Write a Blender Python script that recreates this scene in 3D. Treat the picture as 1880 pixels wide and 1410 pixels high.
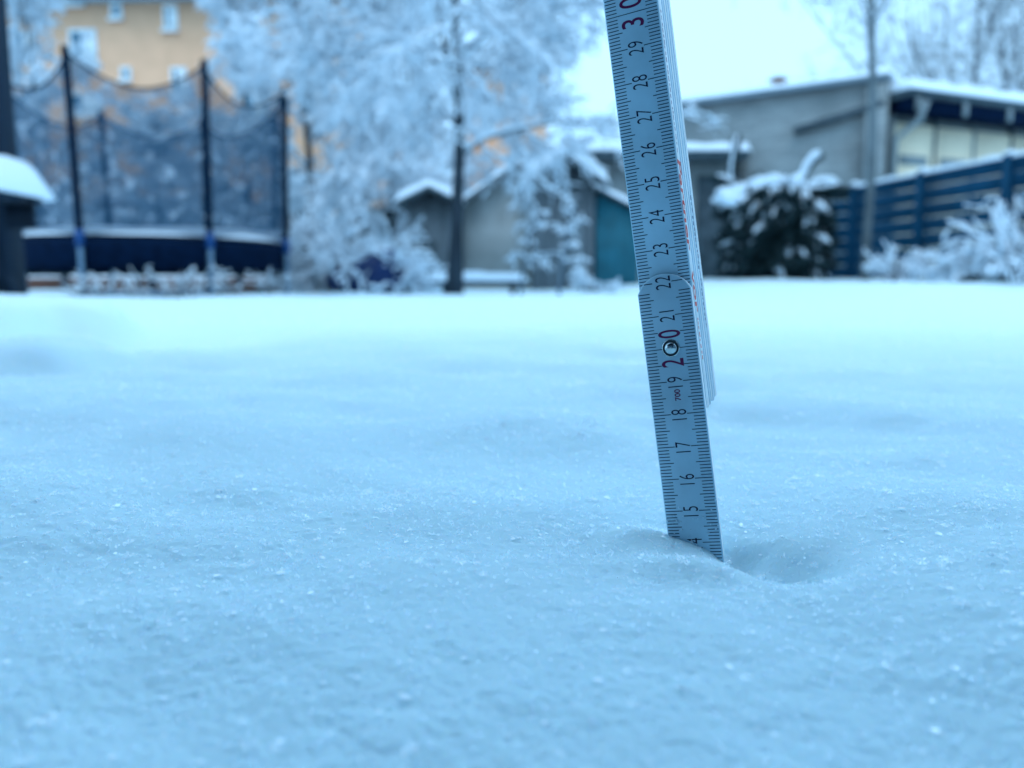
import bpy, math, random
import numpy as np
from mathutils import Matrix, Vector

for o in list(bpy.data.objects):
    bpy.data.objects.remove(o)
S = bpy.context.scene
COL = S.collection
RNG = np.random.default_rng(7)
random.seed(7)

# ------------------------------------------------------------------ camera
FPX = 1450.0                       # focal length for a 1880 px wide picture
PITCH = math.atan((705 - 530) / FPX)
CAM = np.array([0.0, 0.0, 0.073])
cd = bpy.data.cameras.new('camera')
cam = bpy.data.objects.new('camera', cd)
COL.objects.link(cam)
cam.location = CAM
cam.rotation_euler = (math.pi / 2 - PITCH, 0, 0)
cd.sensor_width = 36
cd.lens = FPX / 1880 * 36
cd.clip_start = 0.005
cd.clip_end = 3000
cd.dof.use_dof = True
cd.dof.focus_distance = 0.240
cd.dof.aperture_fstop = 9.0
cd.dof.aperture_blades = 0
S.camera = cam

# ------------------------------------------------------------------ sky and sun (overcast winter daylight)
SUN_EL, SUN_AZ = math.radians(70), math.radians(165)       # azimuth from +Y towards +X
w = bpy.data.worlds.new('World')
S.world = w
w.use_nodes = True
nt = w.node_tree
nt.nodes.clear()
sky = nt.nodes.new('ShaderNodeTexSky')
sky.sky_type = 'NISHITA'
sky.sun_disc = False
sky.sun_elevation = SUN_EL
sky.sun_rotation = SUN_AZ
sky.altitude = 100
sky.air_density = 1.0
sky.dust_density = 1.0
mixn = nt.nodes.new('ShaderNodeMix')
mixn.data_type = 'RGBA'
mixn.inputs[0].default_value = 0.9                         # thick even cloud over the clear sky
mixn.inputs[7].default_value = (4.8, 8.8, 12.9, 1)
bg = nt.nodes.new('ShaderNodeBackground')
bg.inputs[1].default_value = 0.105
out = nt.nodes.new('ShaderNodeOutputWorld')
nt.links.new(sky.outputs[0], mixn.inputs[6])
nt.links.new(mixn.outputs[2], bg.inputs[0])
nt.links.new(bg.outputs[0], out.inputs[0])

sd = bpy.data.lights.new('sun', 'SUN')
sd.energy = 0.5
sd.angle = math.radians(42)
sd.color = (1.0, 0.90, 0.80)
sun = bpy.data.objects.new('sun', sd)
COL.objects.link(sun)
sdir = Vector((math.sin(SUN_AZ) * math.cos(SUN_EL), math.cos(SUN_AZ) * math.cos(SUN_EL), math.sin(SUN_EL)))
sun.rotation_euler = (-sdir).to_track_quat('-Z', 'Y').to_euler()
sun.location = sdir * 30

vs = S.view_settings
vs.view_transform = 'Standard'
vs.look = 'None'
vs.exposure = 0.55
vs.gamma = 1.0
vs.use_curve_mapping = False
S.cycles.use_denoising = True
S.cycles.max_bounces = 6
S.cycles.diffuse_bounces = 4
S.cycles.glossy_bounces = 2
S.cycles.transparent_max_bounces = 24
S.cycles.sample_clamp_indirect = 6

# ------------------------------------------------------------------ helpers
RT = np.array([1.0, 0, 0])
UP = np.array([0, math.sin(PITCH), math.cos(PITCH)])
FW = np.array([0, math.cos(PITCH), -math.sin(PITCH)])


def at(px, py, Y):
    d = RT * ((px - 940) / FPX) + UP * ((705 - py) / FPX) + FW
    return CAM + d * (Y / d[1])


def X(px, Y):
    return float(at(px, 530, Y)[0])


def Z(py, Y, px=940):
    return float(at(px, py, Y)[2])


def mat(name, color, rough=0.7, var=0.0, scale=8.0, bump=0.0, bscale=40.0, metal=0.0, spec=0.3, sss=0.0, sssr=0.01, alpha=1.0, stretch=None, c2=None):
    m = bpy.data.materials.new(name)
    m.use_nodes = True
    t = m.node_tree
    b = t.nodes['Principled BSDF']
    b.inputs['Base Color'].default_value = (*color, 1)
    b.inputs['Roughness'].default_value = rough
    b.inputs['Metallic'].default_value = metal
    b.inputs['Specular IOR Level'].default_value = spec
    b.inputs['Alpha'].default_value = alpha
    tc = t.nodes.new('ShaderNodeTexCoord')
    mp = t.nodes.new('ShaderNodeMapping')
    t.links.new(tc.outputs['Object'], mp.inputs[0])
    if stretch:
        mp.inputs['Scale'].default_value = stretch
    if var > 0 or c2:
        n = t.nodes.new('ShaderNodeTexNoise')
        n.inputs['Scale'].default_value = scale
        n.inputs['Detail'].default_value = 6
        t.links.new(mp.outputs[0], n.inputs['Vector'])
        r = t.nodes.new('ShaderNodeValToRGB')
        a = c2 if c2 else tuple(max(0, c * (1 - var)) for c in color)
        z = color if c2 else tuple(min(1, c * (1 + var)) for c in color)
        r.color_ramp.elements[0].position = 0.32
        r.color_ramp.elements[1].position = 0.68
        r.color_ramp.elements[0].color = (*a, 1)
        r.color_ramp.elements[1].color = (*z, 1)
        t.links.new(n.outputs[0], r.inputs[0])
        t.links.new(r.outputs[0], b.inputs['Base Color'])
    if bump > 0:
        n2 = t.nodes.new('ShaderNodeTexNoise')
        n2.inputs['Scale'].default_value = bscale
        n2.inputs['Detail'].default_value = 5
        t.links.new(mp.outputs[0], n2.inputs['Vector'])
        bp = t.nodes.new('ShaderNodeBump')
        bp.inputs['Strength'].default_value = bump
        bp.inputs['Distance'].default_value = 0.01
        t.links.new(n2.outputs[0], bp.inputs['Height'])
        t.links.new(bp.outputs[0], b.inputs['Normal'])
    if sss > 0:
        b.inputs['Subsurface Weight'].default_value = sss
        b.inputs['Subsurface Radius'].default_value = (0.6, 0.85, 1.0)
        b.inputs['Subsurface Scale'].default_value = sssr
    return m


def mesh_np(name, V, Fc, material, parent=None, smooth=False):
    """V (n,3); Fc list of (m,k) int arrays."""
    me = bpy.data.meshes.new(name)
    V = np.asarray(V, dtype=np.float32)
    if not isinstance(Fc, list):
        Fc = [Fc]
    Fc = [np.asarray(f, dtype=np.int32) for f in Fc if len(f)]
    me.vertices.add(len(V))
    me.vertices.foreach_set('co', V.ravel())
    nl = sum(f.size for f in Fc)
    nf = sum(len(f) for f in Fc)
    me.loops.add(nl)
    me.polygons.add(nf)
    me.loops.foreach_set('vertex_index', np.concatenate([f.ravel() for f in Fc]))
    starts = []
    s = 0
    for f in Fc:
        k = f.shape[1]
        starts.append(s + np.arange(len(f)) * k)
        s += f.size
    me.polygons.foreach_set('loop_start', np.concatenate(starts).astype(np.int32))
    me.update(calc_edges=True)
    if smooth:
        me.polygons.foreach_set('use_smooth', np.ones(nf, dtype=bool))
    if material:
        me.materials.append(material)
    o = bpy.data.objects.new(name, me)
    COL.objects.link(o)
    if parent:
        o.parent = parent
    return o


class MB:
    def __init__(self):
        self.v = []
        self.f = {}
        self.n = 0

    def add(self, V, faces):
        b = self.n
        self.v.append(np.asarray(V, dtype=float).reshape(-1, 3))
        self.n += len(self.v[-1])
        for f in faces:
            self.f.setdefault(len(f), []).append([i + b for i in f])
        return self

    def box(self, x0, x1, y0, y1, z0, z1):
        V = [(x, y, z) for z in (z0, z1) for y in (y0, y1) for x in (x0, x1)]
        return self.add(V, [(0, 2, 3, 1), (4, 5, 7, 6), (0, 1, 5, 4), (2, 6, 7, 3), (0, 4, 6, 2), (1, 3, 7, 5)])

    def bar(self, p, q, wd, hg, upv=(0, 0, 1)):
        """box along p->q, width wd (side), height hg (up)"""
        p, q, u = np.array(p, float), np.array(q, float), np.array(upv, float)
        d = q - p
        d /= np.linalg.norm(d)
        s = np.cross(d, u)
        s /= np.linalg.norm(s)
        u = np.cross(s, d)
        V = []
        for e in (p, q):
            for a, b in ((-1, -1), (1, -1), (1, 1), (-1, 1)):
                V.append(e + s * a * wd / 2 + u * b * hg / 2)
        return self.add(V, [(3, 2, 1, 0), (4, 5, 6, 7), (0, 1, 5, 4), (1, 2, 6, 5), (2, 3, 7, 6), (3, 0, 4, 7)])

    def tube(self, pts, rad, n=6, cap=True):
        pts = np.asarray(pts, float)
        k = len(pts)
        rad = np.broadcast_to(np.asarray(rad, float), (k,))
        T = np.gradient(pts, axis=0)
        T /= np.linalg.norm(T, axis=1)[:, None] + 1e-12
        ref = np.array([0, 0, 1.0]) if abs(T[0][2]) < 0.9 else np.array([1.0, 0, 0])
        A = np.cross(T, ref)
        A /= np.linalg.norm(A, axis=1)[:, None] + 1e-12
        B = np.cross(T, A)
        ang = np.arange(n) * 2 * math.pi / n
        V = pts[:, None, :] + rad[:, None, None] * (np.cos(ang)[None, :, None] * A[:, None, :] + np.sin(ang)[None, :, None] * B[:, None, :])
        fs = []
        for i in range(k - 1):
            for j in range(n):
                j2 = (j + 1) % n
                fs.append((i * n + j, (i + 1) * n + j, (i + 1) * n + j2, i * n + j2))
        if cap:
            fs.append(tuple(range(n)))
            fs.append(tuple(range((k - 1) * n, k * n))[::-1])
        return self.add(V, fs)

    def build(self, name, material, parent=None, smooth=False):
        return mesh_np(name, np.concatenate(self.v), [np.array(a) for a in self.f.values()], material, parent, smooth)


def tag(o, label, cat=None, group=None, kind=None):
    if label:
        o['label'] = label
    if cat:
        o['category'] = cat
    if group:
        o['group'] = group
    if kind:
        o['kind'] = kind
    return o


def thing(name, label, cat, loc=(0, 0, 0), rz=0.0, group=None):
    o = bpy.data.objects.new(name, None)
    COL.objects.link(o)
    o.location = loc
    o.rotation_euler = (0, 0, rz)
    o.empty_display_size = 0.1
    return tag(o, label, cat, group)


def copy_tree(o, parent=None):
    c = o.copy()
    COL.objects.link(c)
    c.parent = parent
    for ch in list(o.children):
        copy_tree(ch, c)
    return c


# numpy value noise -------------------------------------------------
def _hash(ix, iy, seed):
    h = (ix.astype(np.int64) * 374761393 + iy.astype(np.int64) * 668265263 + seed * 974711) & 0xFFFFFFFF
    h = ((h ^ (h >> 13)) * 1274126177) & 0xFFFFFFFF
    h = h ^ (h >> 16)
    return (h & 0xFFFFFF) / float(0xFFFFFF)


def vnoise(x, y, seed=0):
    ix, iy = np.floor(x), np.floor(y)
    fx, fy = x - ix, y - iy
    fx = fx * fx * fx * (fx * (fx * 6 - 15) + 10)
    fy = fy * fy * fy * (fy * (fy * 6 - 15) + 10)
    a = _hash(ix, iy, seed)
    b = _hash(ix + 1, iy, seed)
    c = _hash(ix, iy + 1, seed)
    d = _hash(ix + 1, iy + 1, seed)
    return (a + (b - a) * fx) * (1 - fy) + (c + (d - c) * fx) * fy - 0.5


def rot2(x, y, a):
    return x * math.cos(a) - y * math.sin(a), x * math.sin(a) + y * math.cos(a)


def gauss(x, y, cx, cy, sx, sy, a=0.0):
    u, v = rot2(x - cx, y - cy, -a)
    return np.exp(-(u / sx) ** 2 - (v / sy) ** 2)


def sstep(e0, e1, t):
    t = np.clip((t - e0) / (e1 - e0), 0, 1)
    return t * t * (3 - 2 * t)


# ------------------------------------------------------------------ snow surface
def snow_height(x, y, fine=True):
    x = np.asarray(x, float)
    y = np.asarray(y, float)
    r = np.hypot(x, y)
    z = np.zeros_like(r)
    # broad waves of the lawn
    z += 0.040 * vnoise(x / 1.9 + 3.1, y / 1.9 + 8.7, 1) * sstep(0.5, 3.0, r) * (1 - 0.55 * sstep(4, 8, r))
    z += 0.010 * vnoise(x / 0.42 + 1.3, y / 0.42 + 5.2, 2) * sstep(0.15, 0.8, r)
    z += 0.15 * sstep(5.0, 10.0, y) * sstep(0.3, 3.2, x) + 0.05 * sstep(8.5, 11.0, y)
    z += 0.055 * vnoise(x / 0.8 + 2.2, y / 0.8 + 1.7, 9) * sstep(4.0, 7.5, r) + 0.02 * vnoise(x / 0.33, y / 0.33, 10) * sstep(5.5, 8.0, r)
    # old footprints and the bank on the left
    wob = 0.30 * vnoise(x / 0.16 + 3, y / 0.16, 14) + 0.10 * vnoise(x / 0.05, y / 0.05, 15)
    u, v = rot2(x + 1.20, y - 1.62, 0.15)
    rho = np.hypot(u / 0.38, v / 0.30) + wob
    z += 0.031 * (1 - np.tanh((rho - 1) / 0.09))                 # rounded heap beside the path
    z -= 0.075 * gauss(x, y, -0.66, 1.42, 0.20, 0.20, 0.2)       # trodden hollow to its right
    z -= 0.028 * gauss(x, y, -0.42, 1.20, 0.28, 0.09, 0.25)
    u, v = rot2(x + 0.62, y - 0.84, 0.45)
    rho = np.hypot(u / 0.24, v / 0.13) + wob
    z += 0.010 * (1 - np.tanh((rho - 1) / 0.15))                 # low ridge in front of it
    z -= 0.020 * gauss(x, y, -0.40, 0.70, 0.22, 0.05, 0.55)
    z += 0.06 * gauss(x, y, -3.4, 3.8, 1.4, 1.2, 0.3)
    z += 0.035 * gauss(x, y, -2.3, 2.8, 0.5, 0.35, 0.3)
    # soft lumps in the near field
    near = 1 - sstep(0.9, 2.5, r)
    x1, y1 = rot2(x, y, 0.5)
    calm = 1 - 0.6 * gauss(x, y, 0.06, 0.23, 0.09, 0.07)
    z += near * calm * 0.0120 * vnoise(x1 / 0.11 + 7.7, y1 / 0.075 + 2.2, 3)
    z += near * calm * 0.0034 * vnoise(x / 0.034 + 1.9, y / 0.030 + 9.4, 4)
    # hollow pressed beside the ruler and the little heap in front of it
    hole = gauss(x, y, 0.0765, 0.2095, 0.0145, 0.0120, 0.55)
    hole2 = gauss(x, y, 0.0685, 0.2275, 0.0085, 0.0085, 0.3)
    z -= 0.0112 * hole + 0.0075 * hole2
    z += 0.0042 * gauss(x, y, 0.050, 0.205, 0.020, 0.0085, -0.25)
    z += 0.0040 * gauss(x, y, 0.040, 0.236, 0.011, 0.011)
    z += 0.0015 * gauss(x, y, 0.088, 0.232, 0.02, 0.01, 0.4)
    z -= 0.0048 * gauss(x, y, 0.056, 0.236, 0.055, 0.035)
    if fine:
        fz = 1 - sstep(0.55, 1.1, r)
        z += fz * 0.0005 * vnoise(x / 0.0105, y / 0.0105, 5)
        z += fz * 0.0005 * vnoise(x / 0.0046 + 4, y / 0.0046, 6)
        g = vnoise(x / 0.0019, y / 0.0019 + 5, 7)
        z += fz * 0.0006 * np.abs(g) * 1.3
        z += fz * 0.0005 * vnoise(x / 0.0009, y / 0.0009 + 5, 8)
    return z


def snow_mat(name, scale_b=60.0, bump=0.25, dist=0.02, sss=0.35, sssr=0.006, col=(0.80, 0.895, 0.96)):
    m = mat(name, col, rough=0.55, spec=0.25, sss=sss, sssr=sssr)
    t = m.node_tree
    b = t.nodes['Principled BSDF']
    tc = [n for n in t.nodes if n.type == 'TEX_COORD'][0]
    n1 = t.nodes.new('ShaderNodeTexNoise')
    n1.inputs['Scale'].default_value = scale_b
    n1.inputs['Detail'].default_value = 8
    n1.inputs['Roughness'].default_value = 0.65
    t.links.new(tc.outputs['Object'], n1.inputs['Vector'])
    bp = t.nodes.new('ShaderNodeBump')
    bp.inputs['Strength'].default_value = bump
    bp.inputs['Distance'].default_value = dist
    t.links.new(n1.outputs[0], bp.inputs['Height'])
    t.links.new(bp.outputs[0], b.inputs['Normal'])
    return m


M_SNOW = snow_mat('snow_surface', 420.0, 0.28, 0.002, 0.65, 0.0016, col=(0.71, 0.895, 0.975))
M_SNOWFAR = snow_mat('snow_soft', 18.0, 0.3, 0.03, 0.0)
M_FLAKE = mat('snow_flake', (0.97, 0.98, 1.0), rough=0.25, spec=0.6)
M_GRAIN = mat('snow_grain', (0.90, 0.96, 0.99), rough=0.4, spec=0.5)


def translucent(m, f):
    t = m.node_tree
    b = t.nodes['Principled BSDF']
    tr = t.nodes.new('ShaderNodeBsdfTranslucent')
    tr.inputs[0].default_value = b.inputs['Base Color'].default_value
    mx = t.nodes.new('ShaderNodeMixShader')
    mx.inputs[0].default_value = f
    t.links.new(b.outputs[0], mx.inputs[1])
    t.links.new(tr.outputs[0], mx.inputs[2])
    t.links.new(mx.outputs[0], t.nodes['Material Output'].inputs[0])


translucent(M_FLAKE, 0.85)
translucent(M_GRAIN, 0.88)
M_CRUMB = mat('snow_crumb', (0.74, 0.90, 0.975), rough=0.6, spec=0.1)
translucent(M_CRUMB, 0.5)
M_GLINT = mat('ice_plate', (0.98, 0.99, 1.0), rough=0.34, metal=0.95)
translucent(M_GLINT, 0.3)


def build_ground():
    cy0 = -0.06
    th = np.radians(np.concatenate([
        np.arange(-180, -70, 4.0), np.arange(-70, -44, 0.7), np.arange(-42, 42, 0.16),
        np.arange(44, 70, 0.7), np.arange(70, 180, 4.0)]))
    r = np.concatenate([
        np.linspace(0.01, 0.10, 10, endpoint=False), np.exp(np.arange(math.log(0.10), math.log(1.0), 0.0036)),
        np.exp(np.arange(math.log(1.0), math.log(30), 0.02)), np.exp(np.linspace(math.log(30), math.log(1500), 14))])
    TH, RR = np.meshgrid(th, r)
    x = RR * np.sin(TH)
    y = RR * np.cos(TH) + cy0
    z = snow_height(x, y)
    V = np.stack([x, y, z], -1).reshape(-1, 3)
    nr, na = len(r), len(th)
    i = np.arange(nr - 1)[:, None] * na
    j = np.arange(na)[None, :]
    j2 = (j + 1) % na
    F = np.stack([i + j, i + j2, i + na + j2, i + na + j], -1).reshape(-1, 4)[:, ::-1]
    V = np.vstack([V, [[0, cy0, float(snow_height(np.array([0.0]), np.array([cy0]))[0])]]])
    c = len(V) - 1
    F3 = np.stack([np.arange(na), (np.arange(na) + 1) % na, np.full(na, c)], -1)
    o = mesh_np('snow_ground', V, [F, F3], M_SNOW, smooth=True)
    return tag(o, 'deep untouched snow covering the whole garden lawn', kind='structure')


build_ground()


def scatter(n, rmin, rmax, amax):
    a = RNG.uniform(-amax, amax, n)
    r = np.sqrt(RNG.uniform(rmin ** 2, rmax ** 2, n))
    return r * np.sin(a), r * np.cos(a)


def rand_rot(n, tilt, mean=0.0):
    """random spin, then tilt away from the vertical by about tilt radians"""
    sp = RNG.uniform(0, 2 * math.pi, n)
    ax = RNG.uniform(0, 2 * math.pi, n)
    tl = np.abs(RNG.normal(mean, tilt, n))
    c, s = np.cos(sp), np.sin(sp)
    o, e = np.zeros(n), np.ones(n)
    Rz = np.stack([np.stack([c, -s, o], -1), np.stack([s, c, o], -1), np.stack([o, o, e], -1)], 1)
    kx, ky = np.cos(ax), np.sin(ax)
    C, Sn = np.cos(tl), np.sin(tl)
    v = 1 - C
    Rt = np.stack([np.stack([C + kx * kx * v, kx * ky * v, ky * Sn], -1),
                   np.stack([kx * ky * v, C + ky * ky * v, -kx * Sn], -1),
                   np.stack([-ky * Sn, kx * Sn, C], -1)], 1)
    return Rt @ Rz


def instance_np(baseV, baseF, pos, rot, sc):
    n, k = len(pos), len(baseV)
    V = np.einsum('nij,kj->nki', rot, baseV) * sc[:, None, None] + pos[:, None, :]
    F = (baseF[None] + (np.arange(n) * k)[:, None, None]).reshape(-1, baseF.shape[1])
    return V.reshape(-1, 3), F


def star_base():
    V, F = [], []

    def strip(p, q, wd):
        p, q = np.array(p), np.array(q)
        d = (q - p) / np.linalg.norm(q - p)
        s = np.array([-d[1], d[0]]) * wd
        b = len(V)
        m = p * 0.45 + q * 0.55
        for c in (p - s * 0.6, m - s, q, m + s):
            V.append((c[0], c[1], 0))
        F.append((b, b + 1, b + 2, b + 3))
    for k in range(6):
        a = k * math.pi / 3
        e = np.array([math.cos(a), math.sin(a)])
        strip(e * 0.02, e, 0.10)
        for s in (-1, 1):
            for t, ln in ((0.52, 0.38),):
                e2 = np.array([math.cos(a + s * 1.05), math.sin(a + s * 1.05)])
                strip(e * t, e * t + e2 * ln, 0.07)
    return np.array(V), np.array(F)


def build_flakes():
    bv, bf = star_base()
    n1 = 20000
    x, y = scatter(n1, 0.09, 0.60, math.radians(46))
    n = len(x)
    dens = vnoise(x / 0.035, y / 0.035, 21) + 0.7 * vnoise(x / 0.012, y / 0.012, 22) + 0.5
    keep = dens > RNG.uniform(0.1, 1.0, n)
    x, y = x[keep], y[keep]
    n = len(x)
    sc = np.clip(np.exp(RNG.normal(math.log(0.00062), 0.55, n)), .0003, .0024)
    pos = np.stack([x, y, snow_height(x, y) + sc * 0.35], -1)
    h_ = n // 2
    V1, F1 = instance_np(bv, bf, pos[:h_], rand_rot(h_, 0.4, 0.85), sc[:h_])
    a6 = np.arange(6) * math.pi / 3
    hv = np.stack([np.cos(a6) * np.array([1, .8, .95, .7, 1, .85]), np.sin(a6) * np.array([.8, 1, .75, 1, .9, .8]), 0.06 * np.cos(2 * a6)], -1) * .75
    V3, F3 = instance_np(hv, np.array([(0, 1, 2, 3), (0, 3, 4, 5)]), pos[h_:], rand_rot(n - h_, 0.16, 0.10), sc[h_:] * .8)
    o = mesh_np('ice_plates', V3, F3, M_GLINT)
    tag(o, 'flat glinting ice plates scattered over the near snow', 'ice plates', kind='stuff')
    # big feathery flakes that came to rest flat on top
    x, y = scatter(13000, 0.10, 0.95, math.radians(42))
    n = len(x)
    keep = vnoise(x / 0.05, y / 0.05, 24) + 0.6 > RNG.uniform(0.1, 1.0, n)
    x, y = x[keep], y[keep]
    n = len(x)
    sc = np.clip(np.exp(RNG.normal(math.log(0.00135), 0.42, n)), .0006, .0024)
    pos = np.stack([x, y, snow_height(x, y) + sc * 0.3 + .0003], -1)
    VV, FF, off = [], [], 0
    rot = rand_rot(n, 0.10, 0.20)
    for k in range(6):                        # six differently broken and bent flake shapes
        sel = np.arange(n) % 6 == k
        fk = bf[RNG.uniform(0, 1, len(bf)) < (.97, .9, .8, .85, .92, .7)[k]]
        vk = bv * np.array([1, RNG.uniform(.6, 1.1), 1]) + RNG.normal(0, .03, bv.shape)
        vk[:, 2] += .08 * vk[:, 0] * RNG.uniform(-1, 1) + .12 * RNG.uniform(-1, 1) * vk[:, 1] ** 2
        v, f = instance_np(vk, fk, pos[sel], rot[sel], sc[sel])
        VV.append(v)
        FF.append(f + off)
        off += len(v)
    o = mesh_np('snow_flakes', np.vstack(VV), np.vstack(FF), M_GLINT)
    tag(o, 'large bright feathery snowflakes resting on top of the snow', 'snowflakes', kind='stuff')
    # farther off a plain six-armed star is enough
    arms = [i for i in range(len(bf)) if i % 3 == 0]
    bv2 = np.concatenate([bv[bf[i]] for i in arms]) * np.array([1, 1.0, 1])
    bf2 = np.arange(len(bv2)).reshape(-1, 4)
    x, y = scatter(20000, 0.55, 2.2, math.radians(40))
    n = len(x)
    keep = vnoise(x / 0.06, y / 0.06, 23) + 0.5 > RNG.uniform(0.15, 1.0, n)
    x, y = x[keep], y[keep]
    n = len(x)
    sc = np.clip(np.exp(RNG.normal(math.log(0.0016), 0.5, n)), .0006, .005)
    pos = np.stack([x, y, snow_height(x, y) + sc * 0.35], -1)
    V2, F2 = instance_np(bv2, bf2, pos, rand_rot(n, 0.45, 0.5), sc * 1.5)
    o = mesh_np('snow_crystals', np.vstack([V1, V2]), np.vstack([F1, F2 + len(V1)]), M_FLAKE)
    tag(o, 'loose star-shaped snow crystals lying on the snow', 'snow crystals', kind='stuff')
    # broken needles and plates: the fluffy top of the snow
    n = 300000
    x, y = scatter(n, 0.085, 0.85, math.radians(42))
    ker = RNG.uniform(0, 1, n) < np.clip(1.25 - np.hypot(x, y) * 1.1, .3, 1) * np.clip(.8 + 1.1 * vnoise(x / .02, y / .02, 33), .2, 1)
    x, y = x[ker], y[ker]
    n = len(x)
    bv = np.array([(-0.5, 0, 0), (0, -0.22, 0.03), (0.5, 0, 0), (0, 0.22, 0.03)])
    sc = np.clip(np.exp(RNG.normal(math.log(0.00075), 0.5, n)), 0, .0019)
    pos = np.stack([x, y, snow_height(x, y) + sc * 0.26], -1)
    V, F = instance_np(bv, np.array([(0, 1, 2, 3)]), pos, rand_rot(n, 0.45, 0.95), sc)
    x, y = scatter(100000, 0.5, 1.7, math.radians(40))
    k = vnoise(x / .05, y / .05, 35) + .6 > RNG.uniform(.1, 1, len(x))
    x, y = x[k], y[k]
    n = len(x)
    sc = np.clip(np.exp(RNG.normal(math.log(0.0017), 0.5, n)), 0, .004)
    pos = np.stack([x, y, snow_height(x, y) + sc * 0.28], -1)
    V2, F2 = instance_np(bv, np.array([(0, 1, 2, 3)]), pos, rand_rot(n, 0.45, 0.95), sc)
    V, F = np.vstack([V, V2]), np.vstack([F, F2 + len(V)])
    o = mesh_np('snow_needles', V, F, M_GRAIN)
    tag(o, 'fine broken ice needles forming the fluffy snow top', 'snow needles', kind='stuff')


build_flakes()

# ------------------------------------------------------------------ materials of the background
M_BARK = mat('wet_bark', (0.030, 0.042, 0.055), 0.9, 0.5, 14, 0.6, 60, stretch=(1, 1, 0.2))
M_TWIG = mat('dark_twig', (0.022, 0.04, 0.058), 0.9, 0.3, 20)
M_ORANGE = mat('orange_render', (0.82, 0.46, 0.28), 0.9, 0.06, 2.0, 0.15, 60)
M_ROOFGREY = mat('grey_eaves', (0.20, 0.26, 0.30), 0.7, 0.1, 3)
M_WHITE = mat('white_paint', (0.78, 0.80, 0.80), 0.5, 0.05, 5)
M_GLASS = mat('window_glass', (0.05, 0.16, 0.24), 0.08, 0.2, 1.5, spec=0.8)
M_DARK = mat('dark_fabric', (0.002, 0.010, 0.030), 0.9, 0.3, 12, spec=0.05)
M_POLE = mat('dark_foam_pole', (0.002, 0.012, 0.030), 0.9, 0.3, 20, spec=0.05)
M_STEEL = mat('galvanised_leg', (0.16, 0.26, 0.36), 0.45, 0.2, 25, metal=0.4)
M_BLUE = mat('blue_sleeve', (0.006, 0.06, 0.20), 0.5, 0.1, 10)
M_WOODDK = mat('dark_wet_wood', (0.006, 0.018, 0.036), 0.8, 0.4, 6, 0.4, 40, stretch=(1, 1, 0.1))
M_WOODBR = mat('brown_board', (0.16, 0.075, 0.055), 0.85, 0.35, 6, 0.3, 40, stretch=(0.2, 1, 1))
M_GREYWALL = mat('grey_plaster', (0.27, 0.30, 0.30), 0.9, 0.22, 2.2, 0.2, 30)
M_SHEDGREY = mat('shed_side', (0.50, 0.52, 0.50), 0.85, 0.18, 2.5, 0.2, 30)
M_TEAL = mat('teal_paint', (0.02, 0.15, 0.20), 0.6, 0.25, 3, 0.1, 30)
M_SHEDDK = mat('shed_dark', (0.06, 0.085, 0.10), 0.8, 0.3, 5)
M_SHEDBR = mat('weathered_board', (0.14, 0.165, 0.18), 0.85, 0.35, 5, 0.2, 20, stretch=(1, 1, 0.15))
M_CREAM = mat('cream_panel', (0.86, 0.74, 0.54), 0.75, 0.06, 2)
M_BATTEN = mat('grey_batten', (0.22, 0.26, 0.27), 0.7, 0.1, 5)
M_FENCE = mat('blue_grey_slat', (0.004, 0.055, 0.11), 0.7, 0.18, 4, 0.1, 30, spec=0.12)
M_NEEDLE = mat('dark_evergreen', (0.010, 0.030, 0.034), 0.75, 0.5, 9)
M_TARP = mat('navy_tarp', (0.010, 0.030, 0.11), 0.5, 0.3, 4)
M_CHIM = mat('brown_chimney', (0.28, 0.13, 0.09), 0.9, 0.25, 8)
M_STEM = mat('dry_stem', (0.10, 0.12, 0.14), 0.9, 0.3, 20)


def brick_mat():
    m = mat('grey_brick', (0.40, 0.38, 0.34), 0.9)
    t = m.node_tree
    b = t.nodes['Principled BSDF']
    tc = [n for n in t.nodes if n.type == 'TEX_COORD'][0]
    mp = [n for n in t.nodes if n.type == 'MAPPING'][0]
    mp.inputs['Rotation'].default_value = (math.pi / 2, 0, 0)
    br = t.nodes.new('ShaderNodeTexBrick')
    br.inputs['Scale'].default_value = 1.0
    br.inputs['Brick Width'].default_value = 0.25
    br.inputs['Row Height'].default_value = 0.075
    br.inputs['Mortar Size'].default_value = 0.011
    br.inputs['Color1'].default_value = (0.33, 0.37, 0.37, 1)
    br.inputs['Color2'].default_value = (0.25, 0.29, 0.29, 1)
    br.inputs['Mortar'].default_value = (0.20, 0.23, 0.24, 1)
    t.links.new(mp.outputs[0], br.inputs['Vector'])
    n = t.nodes.new('ShaderNodeTexNoise')
    n.inputs['Scale'].default_value = 1.3
    n.inputs['Detail'].default_value = 6
    t.links.new(tc.outputs['Object'], n.inputs['Vector'])
    mx = t.nodes.new('ShaderNodeMix')
    mx.data_type = 'RGBA'
    mx.blend_type = 'OVERLAY'
    mx.inputs[0].default_value = 0.55
    t.links.new(br.outputs['Color'], mx.inputs[6])
    t.links.new(n.outputs[0], mx.inputs[7])
    t.links.new(mx.outputs[2], b.inputs['Base Color'])
    bp = t.nodes.new('ShaderNodeBump')
    bp.inputs['Strength'].default_value = 0.6
    bp.inputs['Distance'].default_value = 0.01
    t.links.new(br.outputs['Fac'], bp.inputs['Height'])
    bp.invert = True
    t.links.new(bp.outputs[0], b.inputs['Normal'])
    return m


M_BRICK = brick_mat()


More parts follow.
